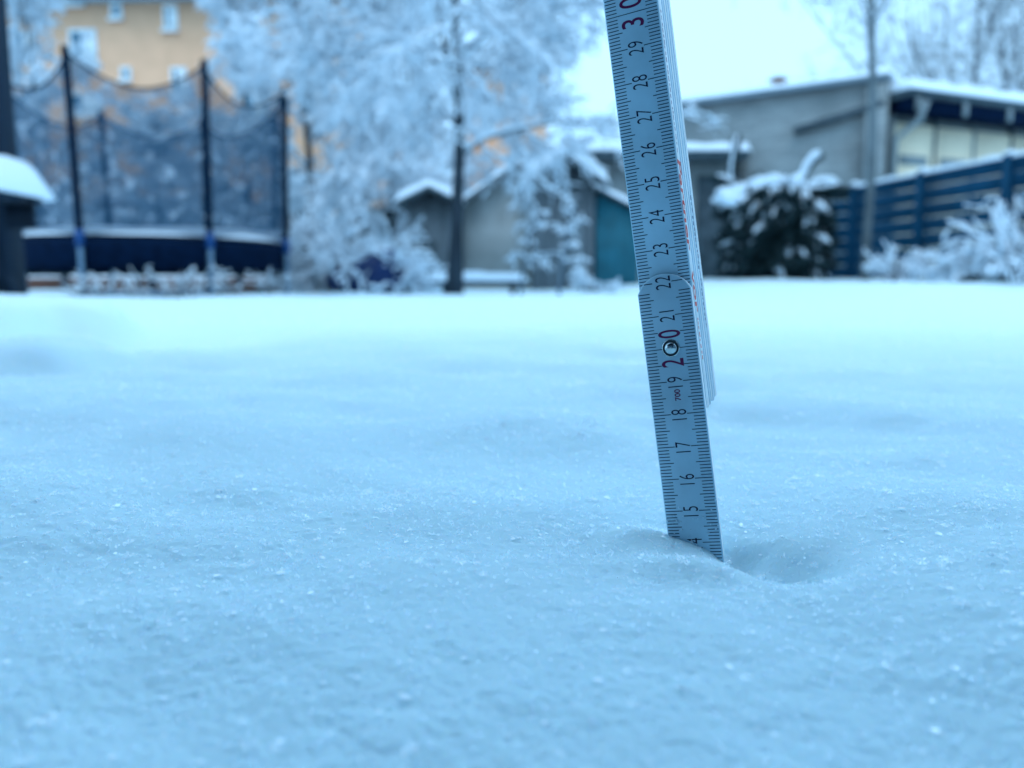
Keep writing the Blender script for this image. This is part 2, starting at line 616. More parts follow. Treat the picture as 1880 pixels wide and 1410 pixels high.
def net_mat():
    m = mat('black_netting', (0.006, 0.06, 0.12), 0.8)
    t = m.node_tree
    b = t.nodes['Principled BSDF']
    tr = t.nodes.new('ShaderNodeBsdfTransparent')
    mx = t.nodes.new('ShaderNodeMixShader')
    mx.inputs[0].default_value = 0.54          # thread share of the fine mesh, far too fine to see single threads
    o = t.nodes['Material Output']
    t.links.new(tr.outputs[0], mx.inputs[1])
    t.links.new(b.outputs[0], mx.inputs[2])
    sn = t.nodes.new('ShaderNodeBsdfDiffuse')              # flecks of snow caught in the mesh
    sn.inputs[0].default_value = (.85, .9, .95, 1)
    nz = t.nodes.new('ShaderNodeTexNoise')
    nz.inputs['Scale'].default_value = 9
    nz.inputs['Detail'].default_value = 7
    rp = t.nodes.new('ShaderNodeValToRGB')
    rp.color_ramp.elements[0].position = .56
    rp.color_ramp.elements[1].position = .72
    rp.color_ramp.elements[1].color = (.40, .40, .40, 1)
    tc = [n for n in t.nodes if n.type == 'TEX_COORD'][0]
    t.links.new(tc.outputs['Object'], nz.inputs['Vector'])
    t.links.new(nz.outputs[0], rp.inputs[0])
    m2 = t.nodes.new('ShaderNodeMixShader')
    t.links.new(rp.outputs[0], m2.inputs[0])
    t.links.new(mx.outputs[0], m2.inputs[1])
    t.links.new(sn.outputs[0], m2.inputs[2])
    t.links.new(m2.outputs[0], o.inputs[0])
    return m


M_NET = net_mat()


# ------------------------------------------------------------------ snow caps
def snow_slab(name, poly, z0, h, parent, zf=None, over=0.03, seed=0, nx=None):
    """A soft snow layer over the footprint rectangle poly=(x0,x1,y0,y1) with base z0 (or zf(x,y))."""
    x0, x1, y0, y1 = poly
    x0 -= over
    x1 += over
    y0 -= over
    y1 += over
    nx = nx or max(4, min(60, int((x1 - x0) / 0.06)))
    ny = max(4, min(40, int((y1 - y0) / 0.06)))
    gx, gy = np.meshgrid(np.linspace(0, 1, nx), np.linspace(0, 1, ny))
    px, py = x0 + gx * (x1 - x0), y0 + gy * (y1 - y0)
    ex = np.minimum(gx, 1 - gx) * (x1 - x0)
    ey = np.minimum(gy, 1 - gy) * (y1 - y0)
    e = np.minimum(ex, ey)
    prof = np.sqrt(np.clip(1 - (1 - np.clip(e / (h * 0.8), 0, 1)) ** 2, 0, 1))
    base = np.full_like(px, z0) if zf is None else zf(px, py)
    top = base + h * prof * (0.85 + 0.5 * vnoise(px / 0.25 + seed, py / 0.25, seed + 40)) + 0.004
    bot = base - 0.012 * (e < 0.02) + 0.002
    V = np.concatenate([np.stack([px, py, top], -1).reshape(-1, 3), np.stack([px, py, bot], -1).reshape(-1, 3)])
    i = (np.arange(ny - 1)[:, None] * nx + np.arange(nx - 1)[None]).ravel()
    F = np.stack([i, i + 1, i + nx + 1, i + nx], -1)
    N = nx * ny
    F = [F, F[:, ::-1] + N]
    edge = [(k, k + 1) for k in range(nx - 1)] + [(k * nx + nx - 1, (k + 1) * nx + nx - 1) for k in range(ny - 1)]
    edge += [((ny - 1) * nx + k + 1, (ny - 1) * nx + k) for k in range(nx - 1)] + [((k + 1) * nx, k * nx) for k in range(ny - 1)]
    F.append(np.array([(a + N, b + N, b, a) for a, b in edge]))
    return mesh_np(name, V, F, M_SNOWFAR, parent, True)


ICO = None


def ico_base():
    global ICO
    if ICO is None:
        import bmesh
        bm = bmesh.new()
        bmesh.ops.create_icosphere(bm, subdivisions=2, radius=1)
        bm.verts.ensure_lookup_table()
        ICO = (np.array([v.co[:] for v in bm.verts]), np.array([[v.index for v in f.verts] for f in bm.faces]))
        bm.free()
    return ICO


def blobs(name, items, material, parent, lump=0.25, seed=0):
    """items: (centre, (rx,ry,rz), tilt-matrix or None) -> one lumpy mesh"""
    bv, bf = ico_base()
    VV, FF = [], []
    for k, (c, s, R) in enumerate(items):
        n = 1 + lump * (vnoise(bv[:, 0] * 1.7 + k * 3.7 + bv[:, 2], bv[:, 1] * 1.7 + k * 1.9 - bv[:, 2], seed) * 2)
        v = bv * n[:, None] * np.array(s)
        if R is not None:
            v = v @ np.asarray(R).T
        VV.append(v + np.asarray(c))
        FF.append(bf + k * len(bv))
    return mesh_np(name, np.concatenate(VV), np.concatenate(FF), material, parent, True)


# ------------------------------------------------------------------ trees
def unit(v):
    return v / (np.linalg.norm(v) + 1e-12)


def polyline(p, d, ln, k, droop, wob, rng):
    pts = [p]
    d = unit(d)
    for i in range(k):
        d = unit(d + np.array([0, 0, -droop]) + rng.normal(0, wob, 3))
        pts.append(pts[-1] + d * ln / k)
    return np.array(pts)


def grow(rng, height, fork, trunk_r, crown_r, n1, n2, n3, n4, droop=(0.10, 0.18, 0.22, 0.25), lean=(0, 0), up=0.55, leader=True):
    """branch skeleton: list of (level, pts, radii)"""
    out = []
    top = height
    k = 9
    zz = np.linspace(0, top if leader else fork * 1.15, k)
    tp = np.stack([lean[0] * zz / height + 0.12 * np.sin(zz * 1.3) * (zz / height), lean[1] * zz / height + 0 * zz, zz], -1)
    tr = trunk_r * (1 - 0.88 * (zz / (top * 1.02)) ** 0.75) if leader else trunk_r * (1 - 0.25 * zz / zz[-1])
    tr[0] *= 1.25
    out.append((0, tp, tr))
    for i in range(n1):
        t = (i + rng.uniform(0, 1)) / n1
        hz = fork + (top * 0.93 - fork) * t if leader else fork * rng.uniform(0.85, 1.12)
        base = np.array([np.interp(hz, zz, tp[:, 0]), np.interp(hz, zz, tp[:, 1]), min(hz, zz[-1])])
        a = i * 2.399963 + rng.uniform(-0.4, 0.4)
        el = up + rng.uniform(-0.2, 0.35) + (0.5 * t if leader else 0)
        d = np.array([math.cos(a) * math.cos(el), math.sin(a) * math.cos(el), math.sin(el)])
        ln = crown_r * rng.uniform(0.8, 1.15) * ((1.0 - 0.5 * t) if leader else (1 + 0.6 * (height - fork) / crown_r * rng.uniform(0.5, 0.9)))
        L1 = polyline(base, d, ln, 6, droop[0], 0.10, rng)
        r1 = max(0.012, trunk_r * 0.27 * (1 - 0.4 * t))
        out.append((1, L1, np.linspace(r1, r1 * 0.25, 7)))
        for j in range(n2):
            u = rng.uniform(0.08, 1.0)
            q = np.array([np.interp(u * 6, np.arange(7), L1[:, c]) for c in range(3)])
            dd = unit(unit(L1[-1] - L1[0]) + rng.normal(0, 0.65, 3) + np.array([0, 0, 0.15]))
            L2 = polyline(q, dd, ln * rng.uniform(0.3, 0.55), 5, droop[1], 0.14, rng)
            r2 = r1 * 0.35
            out.append((2, L2, np.linspace(r2, r2 * 0.4, 6)))
            for m in range(n3):
                u = rng.uniform(0.1, 1.0)
                q = np.array([np.interp(u * 5, np.arange(6), L2[:, c]) for c in range(3)])
                dd = unit(unit(L2[-1] - L2[0]) + rng.normal(0, 0.7, 3))
                L3 = polyline(q, dd, ln * rng.uniform(0.14, 0.26), 3, droop[2], 0.18, rng)
                r3 = max(0.003, r2 * 0.45)
                out.append((3, L3, np.linspace(r3, r3 * 0.6, 4)))
                for w_ in range(n4):
                    u = rng.uniform(0.1, 1.0)
                    q = np.array([np.interp(u * 3, np.arange(4), L3[:, c]) for c in range(3)])
                    dd = unit(unit(L3[-1] - L3[0]) + rng.normal(0, 0.8, 3))
                    L4 = polyline(q, dd, ln * rng.uniform(0.06, 0.13), 2, droop[3], 0.2, rng)
                    out.append((4, L4, np.array([0.003, 0.003, 0.002])))
    return out


def tree_parts(root, sk, snow=1.0, snow_min=0.010, twig_snow=True, bark=None, clump=0.0, rng=None):
    tm, bm_, sm = MB(), MB(), MB()
    for lv, pts, r in sk:
        if lv == 0:
            tm.tube(pts, r, 9)
        elif lv <= 2:
            (tm if lv == 1 else bm_).tube(pts, r, 6 if lv == 1 else 4, cap=(lv == 1))
        else:
            bm_.tube(pts, r, 3, cap=False)
        if snow > 0 and lv >= 1 and (twig_snow or lv < 3):
            T = np.gradient(pts, axis=0)
            T /= np.linalg.norm(T, axis=1)[:, None] + 1e-9
            hz = np.sqrt(np.clip(1 - T[:, 2] ** 2, 0.05, 1))
            sr = np.maximum(r * 1.05, snow_min) * snow * (0.35 + 0.65 * hz)
            if rng is not None:
                sr = sr * rng.uniform(0.55, 1.5, len(sr))
            sr[-1] *= 0.5
            q = pts + np.array([0, 0, 1.0]) * (r * 0.6 + sr * 0.75)[:, None]
            sm.tube(q, sr, 5 if lv < 3 else 4 if lv == 3 else 3, cap=lv < 3)
    tm.build('trunk', bark or M_BARK, root, True)
    if bm_.v:
        tag(bm_.build('crown', M_TWIG, root), None, kind='stuff')
    if sm.v:
        tag(sm.build('branch_snow', M_SNOWFAR, root, True), None, kind='stuff')
    return root


def ground_z(x, y):
    return float(snow_height(np.array([float(x)]), np.array([float(y)]), False)[0])


def put(name, label, cat, px, Y, group=None, rz=0.0, dz=-0.03):
    x = X(px, Y)
    return thing(name, label, cat, (x, Y, ground_z(x, Y) + dz), rz, group)


def snowy_tree(name, label, px, Y, seed, group=None, rz=0.0, snow=1.0, smin=0.012, **kw):
    root = put(name, label, 'tree', px, Y, group, rz)
    rng = np.random.default_rng(seed)
    tree_parts(root, grow(rng, **kw), snow, smin, rng=rng)
    return root


# big snow-laden tree in the middle
snowy_tree('snowy_tree', 'snow-laden garden tree with dark bare trunk in the middle of the lawn', 834, 8.0, 11, snow=1.25, smin=0.010,
           height=5.4, fork=1.35, trunk_r=0.078, crown_r=2.2, n1=19, n2=9, n3=8, n4=5,
           droop=(0.13, 0.17, 0.18, 0.2), up=0.5, lean=(0.12, 0))
# snow-covered trees behind the trampoline, hiding much of the orange house
G_T = 'snow-covered trees in front of the orange house'
pA = snowy_tree('snowy_tree', 'frosted tree rising just right of the trampoline in front of the orange house', 575, 14.5, 21, G_T, snow=1.1, smin=0.017,
                height=6.5, fork=0.9, trunk_r=0.10, crown_r=2.3, n1=18, n2=9, n3=8, n4=5, droop=(0.06, 0.12, 0.16, 0.2), up=0.6)


def tree_copy(src, label, px, Y, rz, sc, group=None):
    c = copy_tree(src)
    c.name = 'snowy_tree'
    x = X(px, Y)
    c.location = (x, Y, -0.05)
    c.rotation_euler = (0, 0, rz)
    c.scale = (sc[0], sc[0], sc[1])
    return tag(c, label, 'tree', group)


tree_copy(pA, 'frosted tree behind the rightmost trampoline pole, beside the building corner', 462, 16.5, 2.1, (0.85, 1.05), G_T)
tree_copy(pA, 'frosted tree at the far left behind the trampoline, left of the orange facade', 84, 14.5, 4.0, (0.62, 0.95), G_T)
tree_copy(pA, 'low frosted tree seen through the trampoline net between its middle poles', 300, 13.2, 1.0, (0.7, 0.46), G_T)
tree_copy(pA, 'frosted tree behind the middle tree, filling the gap towards the sheds', 720, 15.0, 5.2, (0.95, 0.95), G_T)
tree_copy(pA, 'frosted tree behind the right half of the middle tree, below the chimney', 955, 17.0, 0.4, (0.8, 0.95), G_T)

# ------------------------------------------------------------------ orange apartment house
def house_orange():
    Y0 = 26.0
    x0, x1 = X(-60, Y0), X(650, Y0)
    H = Z(10, Y0)
    root = thing('apartment_house', 'orange rendered apartment house with white windows behind the trampoline', 'house', (x0, Y0, -0.1), math.radians(-3))
    L = x1 - x0
    b = MB().box(0, L, 0, 9, 0, H + 0.1)
    wall = b.build('wall', M_ORANGE, root)
    MB().box(-0.5, L + 0.5, -0.55, 9.5, H + 0.1, H + 0.32).build('eaves', M_ROOFGREY, root)
    r = MB()
    zr = H + 0.325
    r.add([(-0.5, -0.55, zr), (L + .5, -.55, zr), (L + .5, 9.5, zr), (-.5, 9.5, zr), (1.5, 4.5, zr + 3.2), (L - 1.5, 4.5, zr + 3.2)],
          [(0, 1, 5, 4), (1, 2, 5), (2, 3, 4, 5), (3, 0, 4), (3, 2, 1, 0)])
    r.build('roof', M_SNOWFAR, root)

    def window(pa, pb, ya, yb, mull=True):
        a, c = X(pa, Y0) - x0, X(pb, Y0) - x0
        zb, zt = Z(yb, Y0) + 0.1, Z(ya, Y0) + 0.1
        f = MB()
        t = 0.09
        f.box(a, c, -0.05, 0.05, zb, zb + t).box(a, c, -0.05, 0.05, zt - t, zt)
        f.box(a, a + t, -0.051, 0.049, zb + t, zt - t).box(c - t, c, -0.051, 0.049, zb + t, zt - t)
        if mull:
            mx = (a + c) / 2
            f.box(mx - t / 2, mx + t / 2, -0.052, 0.048, zb + t, zt - t)
        wn = f.build('window', M_WHITE, root)
        MB().box(a + t, c - t, -0.03, -0.01, zb + t, zt - t).build('pane', M_GLASS, wn)
        MB().box(a - .05, c + .05, -0.16, -0.055, zb - 0.08, zb - 0.005).build('sill', M_WHITE, wn)
        if mull:
            # snow-white curtain behind half of the pane
            MB().box(mx + t / 2, c - t, -0.045, -0.032, zb + t, zt - t).build('curtain', M_WHITE, wn)
    for a in ((163, 213, 58, 118), (148, 218, 174, 214), (343, 372, 130, 186), (335, 360, 18, 62), (148, 195, -40, 14), (60, 105, 60, 116), (60, 105, 175, 214),
              (470, 515, 58, 116), (470, 515, 175, 230), (580, 620, 58, 116), (580, 620, 175, 230)):
        window(*a)
    for a in ((241, 262, 12, 40), (253, 272, 128, 152)):
        window(*a, mull=False)


house_orange()


def house_far():
    Y0 = 31.0
    x0, x1 = X(860, Y0), X(1004, Y0)
    H = Z(128, Y0)
    root = thing('distant_house', 'distant orange house with brown chimney glimpsed behind the middle tree', 'house', (x0, Y0, -0.1))
    L = x1 - x0
    MB().box(0, L, 0, 7, 0, H + 0.1).build('wall', M_ORANGE, root)
    zr = H + 0.105
    zt = Z(48, Y0)
    r = MB()
    r.add([(-.2, -.4, zr), (L + .2, -.4, zr), (L + .2, 7.4, zr), (-.2, 7.4, zr), (-.2, 3.5, zt), (L - .6, 3.5, zt)],
          [(0, 1, 5, 4), (2, 3, 4, 5), (1, 2, 5), (3, 0, 4), (3, 2, 1, 0)])
    roof = r.build('roof', M_SNOWFAR, root)
    cx = X(990, Y0) - x0
    MB().box(cx - .28, cx + .28, 2.2, 2.8, zt - 1.2, Z(14, Y0)).build('chimney', M_CHIM, roof)
    for pa, pb in ((880, 905), (935, 960)):
        a, c = X(pa, Y0) - x0, X(pb, Y0) - x0
        wn = MB().box(a, c, -0.06, 0.02, Z(240, Y0), Z(190, Y0)).build('window', M_WHITE, root)
        MB().box(a + .1, c - .1, -0.08, -0.061, Z(236, Y0), Z(194, Y0)).build('pane', M_GLASS, wn)


house_far()

# ------------------------------------------------------------------ brick outbuilding and cream garage on the right
def oblong(root_name, label, cat, A, B):
    A, B = np.array(A, float), np.array(B, float)
    d = B - A
    L = np.linalg.norm(d)
    return thing(root_name, label, cat, (A[0], A[1], -0.08), math.atan2(d[1], d[0])), L


def brick_building():
    Ya, Yb = 15.4, 13.0
    A = (X(1228, Ya), Ya)
    B = (X(1608, Yb), Yb)
    root, L = oblong('brick_outbuilding', 'grey brick outbuilding with snow-edged roof behind the snowy evergreen', 'outbuilding', A, B)
    za, zb = Z(199, Ya) + .08, Z(147, Yb) + .08
    D = 5.0
    m = MB()
    m.add([(0, 0, 0), (L, 0, 0), (L, D, 0), (0, D, 0), (0, 0, za), (L, 0, zb), (L, D, zb), (0, D, za)],
          [(0, 1, 5, 4), (1, 2, 6, 5), (2, 3, 7, 6), (3, 0, 4, 7), (4, 5, 6, 7), (3, 2, 1, 0)])
    m.build('wall', M_BRICK, root)
    c = MB()
    c.bar((-.05, -.03, za + .045), (L + .06, -.03, zb + .045), 0.16, 0.085)
    c.build('coping', M_ROOFGREY, root)
    snow_slab('roof_snow', (-.05, L + .02, -.05, D), 0, 0.13, root, zf=lambda x, y: za + .09 + (zb - za) * x / L, seed=3)
    p = MB()
    xa, xb = L * 0.62, L * 1.0
    p.bar((xa, -.06, zb - 0.62), (xb, -.06, zb - 0.36), 0.09, 0.10)
    p.build('beam', M_SHEDDK, root)
    t_ = .48
    MB().tube([(L * t_, .5, za + (zb - za) * t_), (L * t_, .5, za + (zb - za) * t_ + .36)], .11, 10).build('roof_vent', M_CHIM, root, True)
    MB().tube([(L * t_, .5, za + (zb - za) * t_ + .361), (L * t_, .5, za + (zb - za) * t_ + .42)], [.19, .05], 10).build('vent_cap', M_CHIM, root, True)
    # short brick pier at the corner
    MB().box(L - .28, L + .04, -.10, -.003, 0, zb - .06).build('pier', M_BRICK, root)


brick_building()


def cream_garage():
    Ya, Yb = 13.1, 14.9
    A = (X(1622, Ya), Ya)
    B = (X(1960, Yb), Yb)
    root, L = oblong('cream_garage', 'cream panelled garage with snowy overhanging roof behind the blue fence', 'garage', A, B)
    ze = Z(186, Ya) + .08
    MB().box(0, L, 0.04, 4, 0, ze - .02).build('wall', M_BATTEN, root)
    n = 5
    for i in range(n):
        a, c = i * L / n + 0.03, (i + 1) * L / n - 0.03
        pn = MB().box(a, c, -0.02, 0.035, 0.3, ze - .33).build('panel', M_CREAM, root)
        MB().box(a + .12, c - .12, -0.035, -0.022, ze - .98, ze - .82).build('vent_strip', M_BATTEN, pn)
    for i in range(n + 1):
        x = i * L / n
        MB().box(x - .028, x + .028, -0.03, 0.038, 0.1, ze - .1).build('batten', M_BATTEN if i % 2 == 0 else M_SHEDDK, root)
    roof = MB().box(-.1, L + .4, -0.40, 4.2, ze, ze + .12).build('roof', M_SHEDDK, root)
    MB().box(-.05, L + .4, -0.36, 0.035, ze - .20, ze - .003).build('soffit', M_DARK, root)
    for i in range(7):
        x = 0.1 + i * 1.05
        MB().box(x - .05, x + .05, -.395, -.365, ze - .22, ze - .004).build('rafter_end', M_BATTEN, root)
    snow_slab('roof_snow', (-.1, L + .4, -.40, 4.2), ze + .12, 0.20, root, seed=5, nx=60)
    d = MB()
    d.tube([(.12, -.52, ze - .08), (.10, -.42, ze - .35), (-.06, -.12, ze - .62), (-.06, -.12, 0.05)], 0.05, 8)
    d.build('downpipe', M_BATTEN, root, True)


cream_garage()


def low_garage():
    Y0 = 14.2
    x0, x1 = X(1078, Y0), X(1345, Y0)
    root = thing('low_garage', 'low flat-roofed grey garage with dark snowy eaves behind the ruler', 'garage', (x0, Y0, -0.08))
    L = x1 - x0
    H = Z(296, Y0) + .08
    MB().box(0, L, 0, 1.2, 0, H - .003).build('wall', M_GREYWALL, root)
    MB().box(-.12, L + .12, -.35, 1.3, H, H + .13).build('eaves', M_SHEDDK, root)
    snow_slab('roof_snow', (-.12, L + .12, -.35, 1.3), H + .13, 0.15, root, seed=6)
    a = X(1275, Y0) - x0
    dr = MB().box(a, a + .75, -.05, -.003, 0.05, H - .25).build('door', M_SHEDDK, root)
    MB().box(a + .62, a + .66, -.09, -.052, 1.0, 1.12).build('handle', M_STEEL, dr)


low_garage()


def gable_shed(name, label, px0, px1, ye, yp, Y0, D, mwall, mroof, cat='shed', door=None, snow_h=0.12, peak=0.5, boards=0):
    x0, x1 = X(px0, Y0), X(px1, Y0)
    root = thing(name, label, cat, (x0, Y0, -0.06))
    L = x1 - x0
    ze, zp = Z(ye, Y0) + .06, Z(yp, Y0) + .06
    xp = L * peak
    m = MB()
    V = [(0, 0, 0), (L, 0, 0), (L, 0, ze), (xp, 0, zp), (0, 0, ze)]
    V = V + [(x, D, z) for x, _, z in V]
    m.add(V, [(0, 1, 2, 3, 4), (9, 8, 7, 6, 5), (0, 5, 6, 1), (1, 6, 7, 2), (4, 9, 5, 0), (2, 7, 8, 3), (3, 8, 9, 4)])
    m.build('wall', mwall, root)
    for (xa, za, xb, zb) in ((-.16, ze - .16 * (zp - ze) / xp, xp, zp), (L + .16, ze - .16 * (zp - ze) / (L - xp), xp, zp)):
        r = MB()
        r.bar((xa, D / 2, za + .035), (xb, D / 2, zb + .035), D + .5, 0.055, (0, 0, 1))
        r.build('roof_panel', mroof, root)

    def zf(x, y):
        xx = np.clip(x, -.2, L + .2)
        return np.where(xx < xp, zp - (xp - xx) * (zp - ze) / xp, zp - (xx - xp) * (zp - ze) / (L - xp)) + .075
    snow_slab('roof_snow', (-.16, L + .16, -.22, D + .2), 0, snow_h, root, zf=zf, seed=9)
    if boards:
        for i in range(boards):
            a = L * i / boards
            MB().box(a + .012, a + L / boards - .012, -.022, -.003, 0.05, ze - .05).build('board', mwall, root)
    if door:
        a, c, h, mm = door
        dd = MB().box(a, c, -.05, -.003, 0.03, h).build('door', mm, root)
        MB().box(c - .12, c - .09, -.08, -.052, h * .5, h * .5 + .1).build('handle', M_STEEL, dd)
    return root, L, ze


gable_shed('garden_shed', 'pale grey gabled shed directly behind the middle tree trunk', 838, 1062, 388, 308, 12.6, 2.4, M_SHEDGREY, M_SHEDBR, snow_h=0.07)
gable_shed('log_store', 'small dark weathered board store just left of the pale grey shed', 752, 832, 372, 352, 12.2, 1.4, M_SHEDBR, M_SHEDDK, cat='shed', boards=5,
           door=(.18, .42, .85, M_SHEDDK))


def tool_shed():
    Y0 = 11.2
    root, L, ze = gable_shed('tool_shed', 'little shed with thick rounded snow on its gable roof beside the ruler', 980, 1090, 334, 296, Y0, 1.5, M_SHEDBR, M_SHEDDK,
                             snow_h=0.20, peak=0.52, boards=6)
    # teal lean-to built onto the right side
    a, c = L + .03, X(1172, Y0) - X(980, Y0)
    zt = Z(392, Y0) + .06
    m = MB()
    m.add([(a, .05, 0), (c, .05, 0), (c, .05, zt), (a, .05, zt + .28), (a, 1.3, 0), (c, 1.3, 0), (c, 1.3, zt), (a, 1.3, zt + .28)],
          [(0, 1, 2, 3), (5, 4, 7, 6), (1, 5, 6, 2), (4, 0, 3, 7), (3, 2, 6, 7), (4, 5, 1, 0)])
    m.build('side_wall', M_TEAL, root)
    n = 5
    for i in range(n):
        xa = a + (c - a) * i / n
        MB().box(xa + .008, xa + (c - a) / n - .008, .025, .047, 0.03, zt - .02).build('board', M_TEAL, root)
    r = MB()
    r.bar((a + .02, .66, zt + .33), (c + .12, .66, zt + .0), 1.4, 0.05)
    r.build('lean_to_roof', M_SHEDDK, root)
    snow_slab('lean_to_snow', (a, c + .1, -.02, 1.3), 0, 0.09, root, zf=lambda x, y: zt + .36 - (x - a) / (c - a) * .30, seed=12)


tool_shed()

# ------------------------------------------------------------------ fence on the right
def fence():
    A, B = np.array([X(1560, 11.9), 11.9]), np.array([X(1900, 8.75), 8.75])
    d = B - A
    Ln = np.linalg.norm(d)
    root = thing('slat_fence', 'blue-grey horizontal slat fence topped with snow at the right', 'fence', (A[0], A[1], -0.05), math.atan2(d[1], d[0]))
    H = Z(342, 11.9) + .05
    ps = [0.0, 1.38, 2.76, 4.14]
    for x in ps:
        MB().box(x - .05, x + .05, -.05, .05, 0, H + .02).build('post', M_FENCE, root)
        snow_slab('post_snow', (x - .05, x + .05, -.05, .05), H + .02, .05, root, over=.01, seed=int(x * 3))
    n = 8
    for a, b in zip(ps[:-1], ps[1:]):
        for k in range(n):
            z0 = 0.08 + k * (H - .08) / n
            MB().box(a + .055, b - .055, -.018, .012, z0 + .006, z0 + (H - .08) / n - .008).build('slat', M_FENCE, root)
        snow_slab('top_snow', (a + .06, b - .06, -.02, .015), H - .015, .055, root, over=.015, seed=int(b * 7))
    # short return at the far end, facing the lawn
    for k in range(n):
        z0 = 0.08 + k * (H - .08) / n
        o = MB().bar((-.06, -.02, z0 + (H - .08) / n / 2), (-.06 - .20, -.25, z0 + (H - .08) / n / 2), .03, (H - .08) / n - .03).build('slat', M_FENCE, root)


fence()

# ------------------------------------------------------------------ snowy evergreen
def foliage_cloud(name, shells, n, size, material, parent, seed):
    """small leaf faces spread through the outer part of ellipsoids"""
    rng = np.random.default_rng(seed)
    V, F = [], []
    tot = sum(s[1][0] * s[1][1] * s[1][2] for s in shells)
    bv = np.array([(-.5, 0, 0), (0, -.22, .05), (.5, 0, -.1), (0, .22, .05)])
    off = 0
    for c, s in shells:
        k = int(n * s[0] * s[1] * s[2] / tot) + 30
        u = rng.normal(0, 1, (k, 3))
        u /= np.linalg.norm(u, axis=1)[:, None]
        u *= (rng.uniform(0.35, 1.0, k) ** 0.6 * (0.85 + 0.3 * rng.uniform(0, 1, k)))[:, None]
        pos = np.array(c) + u * np.array(s)
        q = rng.normal(0, 1, (k, 3, 3))
        R, _ = np.linalg.qr(q)
        v, f = instance_np(bv, np.array([(0, 1, 2, 3)]), pos, R, rng.uniform(.6, 1.4, k) * size)
        V.append(v)
        F.append(f + off)
        off += len(v)
    return tag(mesh_np(name, np.concatenate(V), np.concatenate(F), material, parent), None, kind='stuff')


def rotm(yaw, pit):
    return np.array((Matrix.Rotation(yaw, 3, 'Z') @ Matrix.Rotation(pit, 3, 'Y')))


def evergreen():
    Y0 = 10.6
    root = put('snowy_evergreen', 'bushy dark evergreen heaped with clumps of snow, left of the blue fence', 'shrub', 1420, Y0, dz=-.17)
    s = Y0 / FPX
    rng = np.random.default_rng(5)
    MB().tube([(0, 0, 0), (0.03, 0, .5), (0, 0, 1.1)], [.05, .045, .03], 7).build('trunk', M_BARK, root, True)
    W = 105 * s
    foliage_cloud('foliage', [((0, 0, .55), (W * .92, .62, .60)), ((-.1, 0, 1.05), (W * .85, .58, .48)), ((.28, .05, 1.0), (W * .6, .5, .5))], 9000, .085, M_NEEDLE, root, 5)
    # inner dark mass of old wood and needles
    blobs('inner_foliage', [((0, 0, .55), (W * .72, .45, .50), None), ((-.1, 0, 1.0), (W * .66, .42, .40), None), ((.28, .05, .95), (W * .45, .36, .42), None)], M_NEEDLE, root, .35, 3)
    it = []
    # thick cap over the top left
    for k in range(34):
        x = rng.uniform(-.70, .45)
        z = 1.50 - .75 * (x + .18) ** 2 - rng.uniform(0, .14)
        it.append(((x, rng.uniform(-.45, .25), z), (rng.uniform(.08, .17), rng.uniform(.08, .16), rng.uniform(.05, .10)), rotm(rng.uniform(-.4, .4), rng.uniform(-.45, .45))))
    # boughs arching out of the bush, their upper sides loaded with snow
    bs, bw, cl = MB(), MB(), []
    for k in range(120):
        a = rng.uniform(-math.pi, math.pi) if k % 3 == 0 else rng.uniform(-2.9, -.25)
        zz = rng.uniform(.25, 1.3)
        el = rng.uniform(.1, .7)
        d = np.array([math.cos(a) * math.cos(el), math.sin(a) * math.cos(el), math.sin(el)])
        p = np.array([math.cos(a) * W * .45, math.sin(a) * .3, zz])
        L = polyline(p, d, rng.uniform(.28, .54), 6, .22, .12, rng)
        bw.tube(L, np.linspace(.012, .005, 7), 4)
        cl += [(L[i], (.085, .085, .055)) for i in (2, 3, 4, 5, 6)]
        if zz < .75 and -2.7 < a < -1.25 and rng.uniform() < .8:
            continue                     # sheltered lower left keeps its dark needles
        sr = rng.uniform(.028, .060) * np.array([.5, .8, 1, 1.1, 1.0, .8, .35]) * rng.uniform(.6, 1.25, 7)
        bs.tube(L + np.array([0, 0, .045]) + rng.normal(0, .006, (7, 3)), sr, 7)
    bw.build('boughs', M_BARK, root)
    foliage_cloud('bough_needles', cl, 26000, .05, M_NEEDLE, root, 15)
    tag(bs.build('bough_snow', M_SNOWFAR, root, True), None, kind='stuff')
    blobs('snow_clumps', it, M_SNOWFAR, root, .3, 8)
    # curled leader shoot with snow on the right, thin one on the left
    for k, (pts, r) in enumerate((([(.20, -.05, 1.2), (.30, -.05, 1.45), (.36, -.05, 1.62), (.45, -.05, 1.74), (.52, -.05, 1.76)], .045),
                                  ([(-.55, .1, 1.3), (-.58, .1, 1.6), (-.55, .1, 1.86), (-.52, .1, 2.02)], .035))):
        pts = np.array(pts)
        sh = MB().tube(pts, np.linspace(r, r * .6, len(pts)), 6).build('leader_shoot', M_NEEDLE, root, True)
        rg = np.random.default_rng(k)
        cen = [np.array([np.interp(t, np.linspace(0, 1, len(pts)), pts[:, c]) for c in range(3)]) for t in np.linspace(.05, 1, 14)]
        foliage_cloud('shoot_needles', [(c, (.06, .06, .05)) for c in cen], 500, .05, M_NEEDLE, sh, k + 60)
        MB().tube(pts + np.array([-.03, -.05, .035]), np.linspace(r * .9, r * 1.15, len(pts)) * (1.0 if k == 0 else .5), 7).build('shoot_snow', M_SNOWFAR, sh, True)


evergreen()


